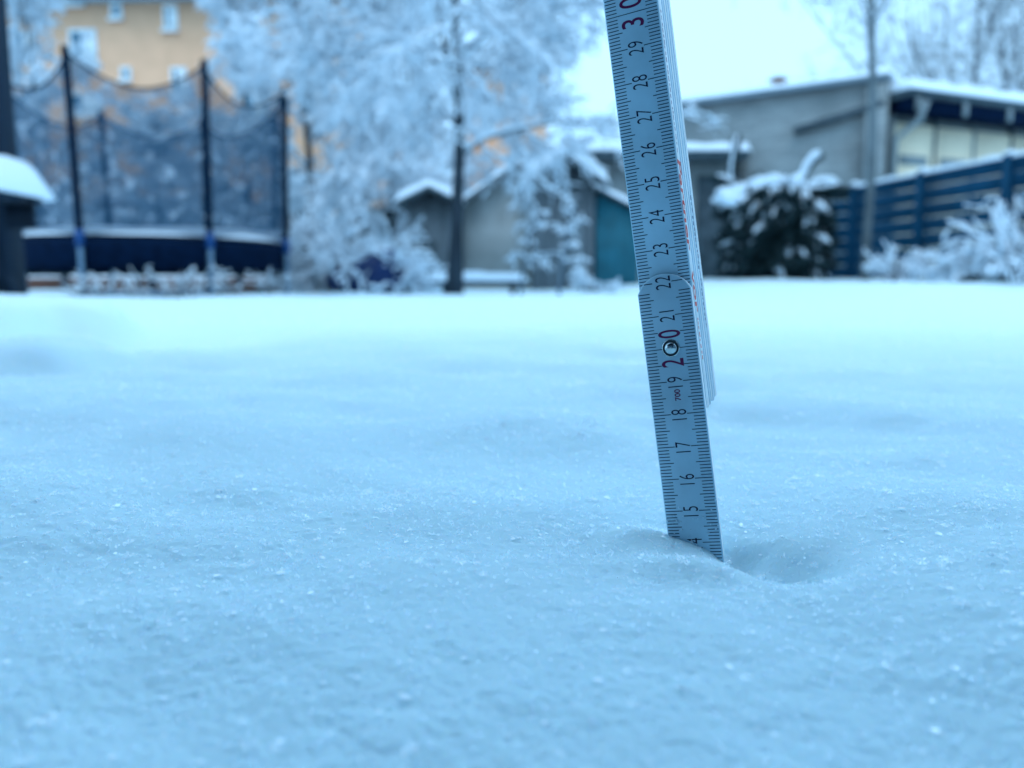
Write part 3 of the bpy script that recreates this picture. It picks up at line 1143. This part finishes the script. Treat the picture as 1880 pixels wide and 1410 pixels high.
# ------------------------------------------------------------------ arching snowy shrubs
def arching(name, label, px, Y, hgt, spread, n, seed, group=None, snow=1.0, cat='shrub', twigs=6, stem=None, droop=.28):
    root = put(name, label, cat, px, Y, group)
    rng = np.random.default_rng(seed)
    bm_, sm = MB(), MB()
    for i in range(n):
        a = rng.uniform(0, 2 * math.pi)
        el = rng.uniform(.75, 1.4)
        d = np.array([math.cos(a) * math.cos(el), math.sin(a) * math.cos(el), math.sin(el)])
        p = np.array([rng.normal(0, spread * .10), rng.normal(0, spread * .08), 0])
        L = polyline(p, d, hgt * rng.uniform(.8, 1.35), 6, droop * rng.uniform(.3, 1.1), .08, rng)
        r = np.linspace(.011, .005, 7)
        bm_.tube(L, r, 5)
        segs = [(L, r, True)]
        for j in range(twigs):
            u = rng.uniform(.3, 1)
            q = np.array([np.interp(u * 6, np.arange(7), L[:, c]) for c in range(3)])
            dd = unit(unit(L[-1] - L[2]) + rng.normal(0, .7, 3))
            L2 = polyline(q, dd, hgt * rng.uniform(.15, .35), 3, .2, .15, rng)
            bm_.tube(L2, .004, 3, cap=False)
            segs.append((L2, np.full(4, .004), False))
        for L2, r2, main in segs:
            sr = np.maximum(r2 * 1.3, .012) * snow * rng.uniform(.5, 1.7, len(L2))
            sr[0] *= .4
            if main:
                sr[:4] *= np.array([.25, .35, .55, .8])
            sm.tube(L2 + np.array([0, 0, 1.0]) * (sr * .8)[:, None], sr, 5 if main else 4)
    tag(bm_.build('stems', stem or M_STEM, root), None, kind='stuff')
    tag(sm.build('stem_snow', M_SNOWFAR, root, True), None, kind='stuff')
    return root


G_B = 'snowy shrubs below the blue fence'
arching('arching_shrub', 'low rounded snowy shrub at the left foot of the blue fence', 1645, 9.4, .36, .5, 34, 31, G_B, 1.0)
arching('arching_shrub', 'snowy shrub leaning over the blue fence at the right picture edge', 1868, 8.5, .80, .5, 44, 32, G_B, 1.0)
arching('arching_shrub', 'small snowy shrub between the two others below the fence', 1775, 8.8, .42, .5, 36, 33, G_B, 1.0)
G_M = 'snow-covered shrubs in the middle of the garden'
arching('fan_shrub', 'fan-shaped shrub whose stems carry a white snow crown beside the trampoline', 640, 10.4, 1.05, .7, 80, 34, G_M, 1.0, twigs=12, stem=M_BARK, droop=.34)
arching('fan_shrub', 'low snowy shrub spreading at the right foot of the tool shed door', 1085, 9.6, .34, .5, 16, 35, G_M, 1.0)
arching('fan_shrub', 'small snowy tuft right beside the dark tree trunk on its left', 742, 9.6, .5, .4, 30, 36, G_M, 1.3)


def sapling(label, px, Y, seed, h):
    root = put('sapling', label, 'tree', px, Y, 'two staked saplings in front of the tool shed')
    rng = np.random.default_rng(seed)
    sk = grow(rng, h, h * .30, .018, .27, 8, 4, 3, 1, droop=(.16, .25, .25, .2), up=.5, lean=(.05, 0))
    tree_parts(root, sk, 1.1, .008, bark=mat('stake_bark_%d' % seed, (.10, .15, .19), .9, .3, 12), rng=rng)


sapling('thin sapling left of the tool shed with snow on every twig', 955, 7.5, 51, 1.0)
sapling('thin sapling right in front of the tool shed with a long drooping snowy bough', 1026, 7.4, 52, .92)

# low plank bench with snow behind the trunk
def bench():
    Y0 = 9.2
    x0, x1 = X(795, Y0), X(965, Y0)
    root = thing('plank_bench', 'low dark plank bench under snow behind the middle tree trunk', 'bench', (x0, Y0, -.03))
    L = x1 - x0
    zt = Z(515, Y0) + .03
    for k in range(3):
        MB().box(0, L, -.17 + k * .12, -.06 + k * .12, zt - .045, zt).build('plank', M_WOODDK, root)
    for x in (.12, L - .18):
        MB().box(x, x + .06, -.15, .15, 0, zt - .047).build('leg', M_WOODDK, root)
    snow_slab('bench_snow', (0, L, -.17, .18), zt, .10, root, seed=15)


bench()

# navy tarp over a pile
def tarp():
    Y0 = 9.7
    root = put('tarp_pile', 'navy tarpaulin over a pile right of the trampoline', 'tarpaulin', 690, Y0)
    blobs('tarp', [((0, 0, .22), (.34, .3, .32), None), ((-.32, .05, .18), (.30, .28, .25), None), ((.2, .0, .18), (.25, .26, .2), None)], M_TARP, root, .35, 4)
    blobs('tarp_snow', [((.02, .06, .53), (.22, .2, .05), None), ((-.35, .08, .41), (.17, .2, .04), None)], M_SNOWFAR, root, .3, 9)


tarp()

# ------------------------------------------------------------------ trampoline
def trampoline():
    C = np.array([-4.05, 9.06])
    Rr = 1.45
    ang = [math.radians(-91 + 45 * k) for k in range(8)]
    root = thing('trampoline', 'round garden trampoline with dark safety net and snow on its mat', 'trampoline', (C[0], C[1], -.03))
    P = [np.array([math.cos(a) * Rr, math.sin(a) * Rr]) for a in ang]
    HF, HT = .60, 2.27
    ring = [np.array([math.cos(a) * (Rr - .05), math.sin(a) * (Rr - .05), HF - .05]) for a in np.linspace(0, 2 * math.pi, 49)]
    MB().tube(ring, .025, 8, cap=False).build('frame_ring', M_STEEL, root, True)
    a = np.linspace(0, 2 * math.pi, 48, endpoint=False)

    def disc(name, r0, z, m, seed=None):
        rs = np.linspace(0, r0, 12)[1:]
        V = [(0, 0, z)]
        for r in rs:
            for t in a:
                V.append((r * math.cos(t), r * math.sin(t), z))
        V = np.array(V)
        F4 = []
        for i in range(len(rs) - 1):
            for j in range(48):
                F4.append((1 + i * 48 + j, 1 + (i + 1) * 48 + j, 1 + (i + 1) * 48 + (j + 1) % 48, 1 + i * 48 + (j + 1) % 48))
        F3 = [(0, 1 + j, 1 + (j + 1) % 48) for j in range(48)]
        if seed is not None:
            rr = np.hypot(V[:, 0], V[:, 1]) / r0
            V[:, 2] += .13 * np.sqrt(np.clip(1 - rr ** 6, 0, 1)) * (.9 + .5 * vnoise(V[:, 0] / .4, V[:, 1] / .4, seed))
        return mesh_np(name, V, [np.array(F4), np.array(F3)], m, root, True)
    disc('jumping_mat', Rr - .28, HF - .03, M_DARK)
    disc('mat_snow', Rr - .02, HF + .02, M_SNOWFAR, 71)
    for k in range(8):
        a0, a1 = ang[k] + .02, ang[k] + math.pi / 4 - .02
        ts = np.linspace(a0, a1, 9)
        V, F = [], []
        for t in ts:
            for r, z in ((Rr - .30, HF - .02), (Rr + .005, HF), (Rr + .02, HF - .10), (Rr + .02, HF - .31), (Rr - .0, HF - .31), (Rr - .03, HF - .06), (Rr - .30, HF - .05)):
                V.append((r * math.cos(t), r * math.sin(t), z))
        for i in range(8):
            for j in range(7):
                F.append((i * 7 + j, (i + 1) * 7 + j, (i + 1) * 7 + (j + 1) % 7, i * 7 + (j + 1) % 7))
        mesh_np('edge_pad', np.array(V), [np.array(F)], M_DARK, root, True)
    for k in range(8):
        p = P[k] * 1.035
        MB().tube([(p[0], p[1], .0), (p[0], p[1], HF + .05)], .026, 8).build('leg', M_STEEL, root, True)
        pl = MB().tube([(p[0], p[1], HF + .052), (p[0] * 1.01, p[1] * 1.01, 1.4), (p[0] * 1.03, p[1] * 1.03, HT)], .036, 8).build('pole', M_POLE, root, True)
        MB().tube([(p[0], p[1], HF - .10), (p[0], p[1], HF + .06)], .044, 8).build('pole_sleeve', M_BLUE, root, True)
        MB().tube([(p[0] * 1.03, p[1] * 1.03, HT + .001), (p[0] * 1.03, p[1] * 1.03, HT + .03)], [.040, .028], 8).build('pole_cap', M_DARK, pl, True)
        # feet joining neighbouring legs in pairs
        if k % 2 == 0:
            q = P[(k + 1) % 8] * 1.035
            MB().tube([(p[0], p[1], .06), (q[0], q[1], .06)], .024, 8).build('foot_rail', M_STEEL, root, True)
        # net panel between this pole and the next
        q = P[(k + 1) % 8] * 1.035
        V, F = [], []
        nu, nv = 13, 9
        for i in range(nu):
            u = i / (nu - 1)
            sag = .24 * (1 - (2 * u - 1) ** 2)
            zt = HT - .03 - sag
            for j in range(nv):
                v = j / (nv - 1)
                z = HF + .02 + (zt - HF - .02) * v
                pb = (p * (1 - u) + q * u)
                f = 1 + .028 * v * (abs(2 * u - 1)) - .05 * (1 - (2 * u - 1) ** 2) * v * .6
                V.append((pb[0] * f * .985, pb[1] * f * .985, z))
        for i in range(nu - 1):
            for j in range(nv - 1):
                F.append((i * nv + j, (i + 1) * nv + j, (i + 1) * nv + j + 1, i * nv + j + 1))
        V = np.array(V)
        net = mesh_np('net_panel', V, [np.array(F)], M_NET, root, True)
        MB().tube(V[nv - 1::nv], .012, 5).build('net_hem', M_POLE, net, True)
    return root


trampoline()

# raised bed behind the trampoline legs
def raised_bed():
    Y0 = 11.4
    x0, x1 = X(-40, Y0), X(600, Y0)
    root = thing('raised_bed', 'long raised bed of brown boards under snow behind the trampoline', 'raised bed', (x0, Y0, -.03))
    L = x1 - x0
    n = 4
    for k in range(n):
        for j in range(2):
            MB().box(L * k / n + .02, L * (k + 1) / n - .02, 0, .04, .02 + j * .125, .135 + j * .125).build('board', M_WOODBR, root)
    for k in range(n + 1):
        MB().box(L * k / n - .035, L * k / n + .035, -.03, .07, 0, .29).build('post', M_WOODDK, root)
    snow_slab('bed_snow', (0, L, .045, .9), .20, .09, root, over=.0, seed=18, nx=60)


raised_bed()


# snowy perennials in front of the trampoline
labels = ['snowy dried perennial by the left front trampoline pole', 'snowy dried perennial a hand right of the left front trampoline pole',
          'snowy dried perennial between the two front trampoline poles', 'snowy dried perennial just left of the middle trampoline pole',
          'snowy dried perennial just right of the middle trampoline pole', 'snowy dried perennial by the right front trampoline pole',
          'snowy dried perennial close to the raised bed at the left edge']
for k, (px, Y, h) in enumerate(((182, 7.4, .26), (252, 7.3, .28), (318, 7.5, .30), (352, 7.4, .26), (424, 7.8, .28), (492, 8.2, .28), (150, 7.2, .20))):
    arching('dried_perennial', labels[k], px, Y, h, .25, 7, 80 + k, 'snowy perennials in front of the trampoline', .5, cat='plant', twigs=4, droop=.15)

# evergreen hedge far behind the trampoline
def hedge():
    Y0 = 17.5
    x0, x1 = X(-80, Y0), X(1000, Y0)
    root = thing('snowy_hedge', 'dark snow-dusted hedge running behind the trampoline and trees', 'hedge', ((x0 + x1) / 2, Y0, -.05))
    L = x1 - x0
    rng = np.random.default_rng(3)
    sh = [((-L / 2 + (i + .5) * L / 14, rng.uniform(-.2, .2), rng.uniform(.85, 1.1)), (L / 14 * .75, .7, rng.uniform(1.05, 1.45))) for i in range(14)]
    foliage_cloud('foliage', sh, 9000, .22, M_NEEDLE, root, 9)
    blobs('inner_foliage', [(c, (s[0] * .9, s[1] * .7, s[2] * .85), None) for c, s in sh], M_NEEDLE, root, .2, 5)
    it = []
    for c, s in sh:
        for k in range(12):
            a = rng.uniform(-1, 1)
            e = rng.uniform(.1, 1.3)
            it.append(((c[0] + a * s[0], c[1] - s[1] * math.cos(e) * .95, c[2] + s[2] * math.sin(e) * .95), (rng.uniform(.15, .35), .16, rng.uniform(.05, .12)), rotm(0, rng.uniform(-.4, .4))))
    blobs('hedge_snow', it, M_SNOWFAR, root, .35, 6)


hedge()

# ------------------------------------------------------------------ dark post and snowy table at the left edge
def left_post():
    Y0 = 4.4
    x0 = X(2, Y0)
    root = thing('timber_post', 'dark timber post rising out of the picture at the far left', 'post', (x0, Y0, ground_z(x0, Y0) - .05))
    MB().box(-.09, .09, -.09, .09, 0, 2.75).build('upright', M_WOODDK, root)
    MB().bar((0, .02, 2.0), (-.75, .02, 2.68), .09, .09).build('brace', M_WOODDK, root)
    MB().box(-1.2, .15, -.06, .06, 2.755, 2.93).build('beam', M_WOODDK, root)


def left_table():
    Y0 = 4.0
    xr = X(102, Y0 + .4)
    gz = -.04
    root = thing('garden_table', 'dark garden table with a thick rounded snow cap at the left edge', 'table', (xr - .535, Y0, gz))
    zt = Z(348, Y0) - gz
    for k in range(6):
        MB().box(-.52, .50, -.40 + k * .135, -.285 + k * .135, zt - .035, zt).build('slat', M_WOODDK, root)
    MB().box(-.50, .47, -.38, -.35, zt - .165, zt - .037).build('apron', M_WOODDK, root)
    MB().box(-.50, .47, .35, .38, zt - .165, zt - .037).build('apron', M_WOODDK, root)
    for s in (-1, 1):
        for t in (-1, 1):
            MB().bar((s * .16, t * .26, zt - .037), (s * .34, t * .36, .0), .085, .085, (0, 1, 0)).build('leg', M_WOODDK, root)
    MB().box(-.22, .22, -.03, .03, .22, .28).build('stretcher', M_WOODDK, root)
    snow_slab('table_snow', (-.52, .50, -.40, .40), zt + .002, .20, root, over=.045, seed=22)


left_post()
left_table()

# ------------------------------------------------------------------ trees on the right
def right_tree():
    root = put('slender_tree', 'slender bare tree standing before the brick corner and the fence end', 'tree', 1586, 10.2)
    rng = np.random.default_rng(77)
    sk = grow(rng, 5.6, 3.15, .055, .75, 7, 7, 5, 3, droop=(-.05, .02, .08, .1), up=1.0, leader=False, lean=(-.05, 0))
    tree_parts(root, sk, 1.0, .008, bark=mat('grey_bark', (.13, .16, .17), .9, .35, 14, .4, 50, stretch=(1, 1, .2)), rng=rng)


right_tree()
G_R = 'frosted bare trees behind the garages'
pB = snowy_tree('bare_tree', 'tall frosted bare tree with spreading limbs behind the cream garage roof', 1745, 21.0, 61, G_R, snow=0.55, smin=0.006,
                height=9.5, fork=2.6, trunk_r=.17, crown_r=3.4, n1=10, n2=9, n3=8, n4=4, droop=(-.02, .0, .05, .08), up=.95, leader=False)
for lab, px, Y, rz, sc in (('frosted bare tree at the right picture edge behind the garage', 1905, 19.5, 1.2, (.85, .85)),
                           ('far frosted tree showing its crown above the brick roof', 1560, 34.0, 2.6, (1.0, .86))):
    c = tree_copy(pB, lab, px, Y, rz, sc, G_R)
    c.name = 'bare_tree'

# ------------------------------------------------------------------ unseen roof and house, added behind the viewpoint to shade the near snow
def add_shade_house():
    root = thing('shade_house', 'unseen dark house with low roof, added behind the viewpoint as shade', 'house', (0, -2.4, -.15))
    MB().box(-7, 7, -6, 0, 0, 5.6).build('wall', mat('dark_shade_wall', (.045, .08, .12), .8, .2, 4), root)  # added wall, kept dark and bluish so little light bounces forward
    MB().box(-4.2, 1.1, .005, 2.58, 2.10, 2.22).build('shade_roof', M_WOODDK, root)  # added roof, sized to block the sky above the near snow
    for x in (-4.0, 1.0):
        MB().box(x - .06, x + .06, 1.8, 1.92, 0, 2.095).build('post', M_WOODDK, root)
    snow_slab('roof_snow', (-4.2, 1.1, .01, 2.58), 2.222, .14, root, seed=30)
    for x in (-2.2, .6):
        wn = MB().box(x, x + 1.4, .004, .06, .2, 2.2).build('window', M_WHITE, root)
        MB().box(x + .1, x + 1.3, .062, .075, .3, 2.1).build('pane', M_GLASS, wn)


add_shade_house()

# ------------------------------------------------------------------ folding ruler
M_RULER = mat('shaded_lacquer', (0.41, 0.63, 0.74), 0.42, 0.13, 45, 0.04, 300, spec=0.4)  # shade on the white camera-facing side is mixed into this blue-grey
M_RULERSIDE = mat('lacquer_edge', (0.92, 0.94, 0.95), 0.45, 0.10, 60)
M_INK = mat('black_print', (0.012, 0.010, 0.045), 0.5)
M_RED = mat('red_print', (0.13, 0.005, 0.06), 0.5)
M_SIDERED = mat('side_red_print', (0.75, 0.06, 0.04), 0.5)
M_SIDEBLUE = mat('side_blue_print', (0.01, 0.03, 0.16), 0.5)
M_RIVET = mat('steel_rivet', (0.50, 0.58, 0.60), 0.22, 0.15, 300, metal=1.0)
M_RIVETDK = mat('rivet_groove', (0.03, 0.05, 0.06), 0.5, metal=0.5)

ruler = thing('folding_ruler', 'white wooden folding ruler standing upright in the snow', 'ruler')
ax = np.array([[0.9267, -0.1362, 0.3502], [-0.347, 0.0478, 0.9367], [0.1443, 0.9895, 0.003]])
ex = ax[:, 0] / np.linalg.norm(ax[:, 0])
ey = ax[:, 1] - ex * (ax[:, 1] @ ex)
ey /= np.linalg.norm(ey)
ez = np.cross(ex, ey)
ruler.matrix_world = Matrix(((ex[0], ey[0], ez[0], 0.0751), (ex[1], ey[1], ez[1], 0.2279), (ex[2], ey[2], ez[2], -0.1428), (0, 0, 0, 1)))
W2, TH = 0.008, 0.0031


def leg_mesh(name, s0, s1, zf, top_round, bot_round, parent, TH=TH):
    """flat wooden leg; front face at local z = zf, edges bevelled"""
    out = []

    def end(s, sign):
        pts = []
        for k in range(13):
            u = 1 - 2 * k / 12
            x = u * W2
            pts.append((x, s + sign * 0.0052 * (math.sqrt(max(0, 1 - (u * .93) ** 2)) - math.sqrt(1 - .93 ** 2)) / (1 - math.sqrt(1 - .93 ** 2))))
        return pts
    if top_round:
        top = end(s1 - .0052, 1)
    else:
        top = [(W2, s1), (-W2, s1)]
    if bot_round:
        bot = [(-x, y) for x, y in end(s0 + .0052, -1)]
    else:
        bot = [(-W2, s0), (W2, s0)]
    out = top + bot
    n = len(out)
    ce = np.array([0, (s0 + s1) / 2])
    V, F = [], []
    b = 0.0003
    b = 0.0003 if TH < .004 else .00045
    for z, ins in ((zf - TH, b), (zf - TH + b, 0), (zf - b, 0), (zf, b)):
        for x, y in out:
            V.append((x - math.copysign(ins, x) if abs(x) > 1e-9 else x, y - math.copysign(ins, y - ce[1]), z))
    m = MB()
    fs = [tuple(range(n))[::-1], tuple(range(3 * n, 4 * n))]
    for l in range(3):
        for i in range(n):
            j = (i + 1) % n
            fs.append((l * n + i, l * n + j, (l + 1) * n + j, (l + 1) * n + i))
    # orientation: outline runs counter-clockwise seen from +z
    m.add(V, fs)
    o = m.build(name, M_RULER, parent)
    o.data.materials.append(M_RULERSIDE)
    for p in o.data.polygons:
        if abs(p.normal.z) < 0.5:
            p.material_index = 1
    return o


def glyphs(name, text, size, mtl, parent, matrix, bold=0.0, align='CENTER', sx=1.0, gap=1.0):
    cu = bpy.data.curves.new(name, 'FONT')
    cu.body = text
    cu.size = size
    cu.align_x = align
    cu.align_y = 'CENTER'
    cu.offset = bold
    cu.resolution_u = 6
    cu.space_character = gap
    tmp = bpy.data.objects.new('tmp', cu)
    COL.objects.link(tmp)
    dg = bpy.context.evaluated_depsgraph_get()
    me = bpy.data.meshes.new_from_object(tmp.evaluated_get(dg))
    bpy.data.objects.remove(tmp)
    bpy.data.curves.remove(cu)
    me.name = name
    me.materials.clear()
    me.materials.append(mtl)
    co = np.empty(len(me.vertices) * 3, dtype=np.float32)
    me.vertices.foreach_get('co', co)
    co = co.reshape(-1, 3)
    if len(co):
        mn, mxx = co.min(0), co.max(0)
        co[:, 1] -= (mn[1] + mxx[1]) / 2
        if align == 'CENTER':
            co[:, 0] -= (mn[0] + mxx[0]) / 2
        co[:, 0] *= sx
    me.vertices.foreach_set('co', co.ravel())
    me.transform(matrix)
    o = bpy.data.objects.new(name, me)
    COL.objects.link(o)
    o.parent = parent
    return o


UPW = Matrix.Rotation(math.pi / 2, 4, 'Z')          # text reading upwards along the ruler


def scale_leg(leg, zf, a_mm, b_mm, arc=None, skip=()):
    z = zf + 0.00003
    t = MB()

    def tick(x0, x1, s, wd):
        t.add([(x0, s - wd / 2, z), (x1, s - wd / 2, z), (x1, s + wd / 2, z), (x0, s + wd / 2, z)], [(0, 1, 2, 3)])
    for mm in range(a_mm, b_mm + 1):
        s = mm / 1000
        lim = W2 - .00035
        ln = 0.0052 if mm % 10 == 0 else 0.0043 if mm % 5 == 0 else 0.0033
        wd = 0.00026
        if mm % 100 == 0 and mm not in skip:
            tick(-lim, lim, s, .00024)
            continue
        if arc and s > arc:
            if mm % 10 == 0:
                tick(-.0058, -.0032, s, wd)
                tick(.0026, .0058, s, wd)
            continue
        tick(-lim, -lim + ln, s, wd)
        tick(lim - ln, lim, s, wd)
    tag(t.build('scale_marks', M_INK, leg), None, kind='stuff')
    for cm in range(a_mm // 10, b_mm // 10 + 1):
        s = cm / 100
        if cm % 10 == 0 and cm > 0:
            d = str(cm)
            for k, ch in enumerate(d):
                off = (-.0044 if k == 0 else .0044) * (1.0 if cm % 20 == 0 else .68)
                glyphs('numeral', ch, .0094, M_RED, leg, Matrix.Translation((0, s + off, z)) @ UPW, bold=.00006, sx=.58 if cm % 20 == 0 else .72)
        elif cm > 0:
            glyphs('numeral', str(cm), .0066, M_INK, leg, Matrix.Translation((0, s - .0002, z)) @ UPW, bold=-.00004, sx=.60, gap=1.12)


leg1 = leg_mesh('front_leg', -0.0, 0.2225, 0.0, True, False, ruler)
tag(leg1, 'lower front leg stuck into the snow')
scale_leg(leg1, 0.0, 1, 220, arc=.2176, skip=(100,))
glyphs('numeral', '700', .0024, M_RED, leg1, Matrix.Translation((0.0003, .1858, .00003)) @ UPW, bold=.00005)
TK = .0075
TKS = [.0042, .0044, .0050, .0062]
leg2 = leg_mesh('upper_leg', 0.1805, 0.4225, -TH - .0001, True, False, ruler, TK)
tag(leg2, 'upper leg hinged to the lower one')
scale_leg(leg2, -TH - .0001, 219, 420)
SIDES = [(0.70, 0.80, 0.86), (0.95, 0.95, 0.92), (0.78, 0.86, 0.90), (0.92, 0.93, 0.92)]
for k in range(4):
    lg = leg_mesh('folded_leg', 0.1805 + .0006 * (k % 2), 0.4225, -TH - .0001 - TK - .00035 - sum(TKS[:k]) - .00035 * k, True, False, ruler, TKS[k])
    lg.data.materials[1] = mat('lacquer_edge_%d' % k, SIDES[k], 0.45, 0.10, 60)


def rivet(s, zf):
    rv = MB()
    prof = [(.00272, 0), (.00272, .00022), (.0024, .00040), (.0021, .00034), (.00198, .0002), (.00185, .0006), (.0015, .00100), (.0009, .00130), (.0003, .00140)]
    n = 28
    V, F = [], []
    for r, z in prof:
        for j in range(n):
            a = 2 * math.pi * j / n
            V.append((r * math.cos(a), s + r * math.sin(a), zf + z))
    for i in range(len(prof) - 1):
        for j in range(n):
            F.append((i * n + j, i * n + (j + 1) % n, (i + 1) * n + (j + 1) % n, (i + 1) * n + j))
    F.append(tuple(range((len(prof) - 1) * n, len(prof) * n)))
    rv.add(V, F)
    o = rv.build('rivet', M_RIVET, ruler, True)
    o.data.materials.append(M_RIVETDK)
    for p in o.data.polygons:
        rr = math.hypot(p.center.x, p.center.y - s)
        if .0018 < rr < .00225:
            p.material_index = 1
    return o


rivet(.2001, 0.0)
rivet(.4001, -TH - .0001)


# lettering on the narrow right side: reads downwards, tops of the letters point to the back
def side_text(text, s, depth, size, mtl, bold=0.0, sx=1.0):
    # text x axis -> -s direction, text up -> -z (towards the back), normal -> +x
    m = Matrix(((0, 0, 1, W2 + .00003), (-1, 0, 0, s), (0, -1, 0, depth), (0, 0, 0, 1)))
    return glyphs('side_lettering', text, size, mtl, ruler, m, bold, 'LEFT', sx)


d1 = -TH - TK * .50
side_text('Partner', .2560, d1, .0090, M_SIDERED, .00022, 1.0)
side_text('vor', .2222, d1, .0090, M_SIDERED, .00022, 1.0)


def side_strokes(s0, s1, depth, n, mtl, seed, h=.0011):
    rng = np.random.default_rng(seed)
    m = MB()
    s = s0
    x = W2 + .00003
    while s > s1:
        ln = rng.uniform(.0006, .0016)
        a = depth + rng.uniform(-.5, .5) * h
        b = rng.uniform(.0004, .0008)
        m.add([(x, s, a - b), (x, s - ln, a - b + rng.uniform(-.0001, .0001)), (x, s - ln, a + b), (x, s, a + b)], [(0, 1, 2, 3)])
        s -= ln + rng.uniform(.0003, .0011)
    tag(m.build('side_lettering', mtl, ruler), None, kind='stuff')


side_strokes(.300, .2585, d1, 0, mat('side_mauve_print', (.30, .20, .30), .5), 2)
side_strokes(.208, .1955, d1, 0, M_SIDERED, 3)
side_strokes(.247, .204, -TH - .0215, 0, M_SIDEBLUE, 4, .0022)


# grains of snow stuck to the ruler just above the surface
def crumbs():
    rng = np.random.default_rng(44)
    bv, bf = ico_base()
    base = np.array([0.0751, 0.2279, -0.1428])
    it = []
    for k in range(22):                       # single grains stuck on the face just above the snow
        q = base + ex * rng.uniform(-.0078, .0078) + ey * (.1425 + abs(rng.normal(0, .006))) + ez * .0001
        r = rng.uniform(.00012, .00032)
        it.append((tuple(q), (r, r, r), None))
    o = blobs('snow_crumbs', it, M_CRUMB, None, .5, 12)
    tag(o, 'tiny snow grains stuck to the foot of the ruler', 'snow grains', kind='stuff')


crumbs()
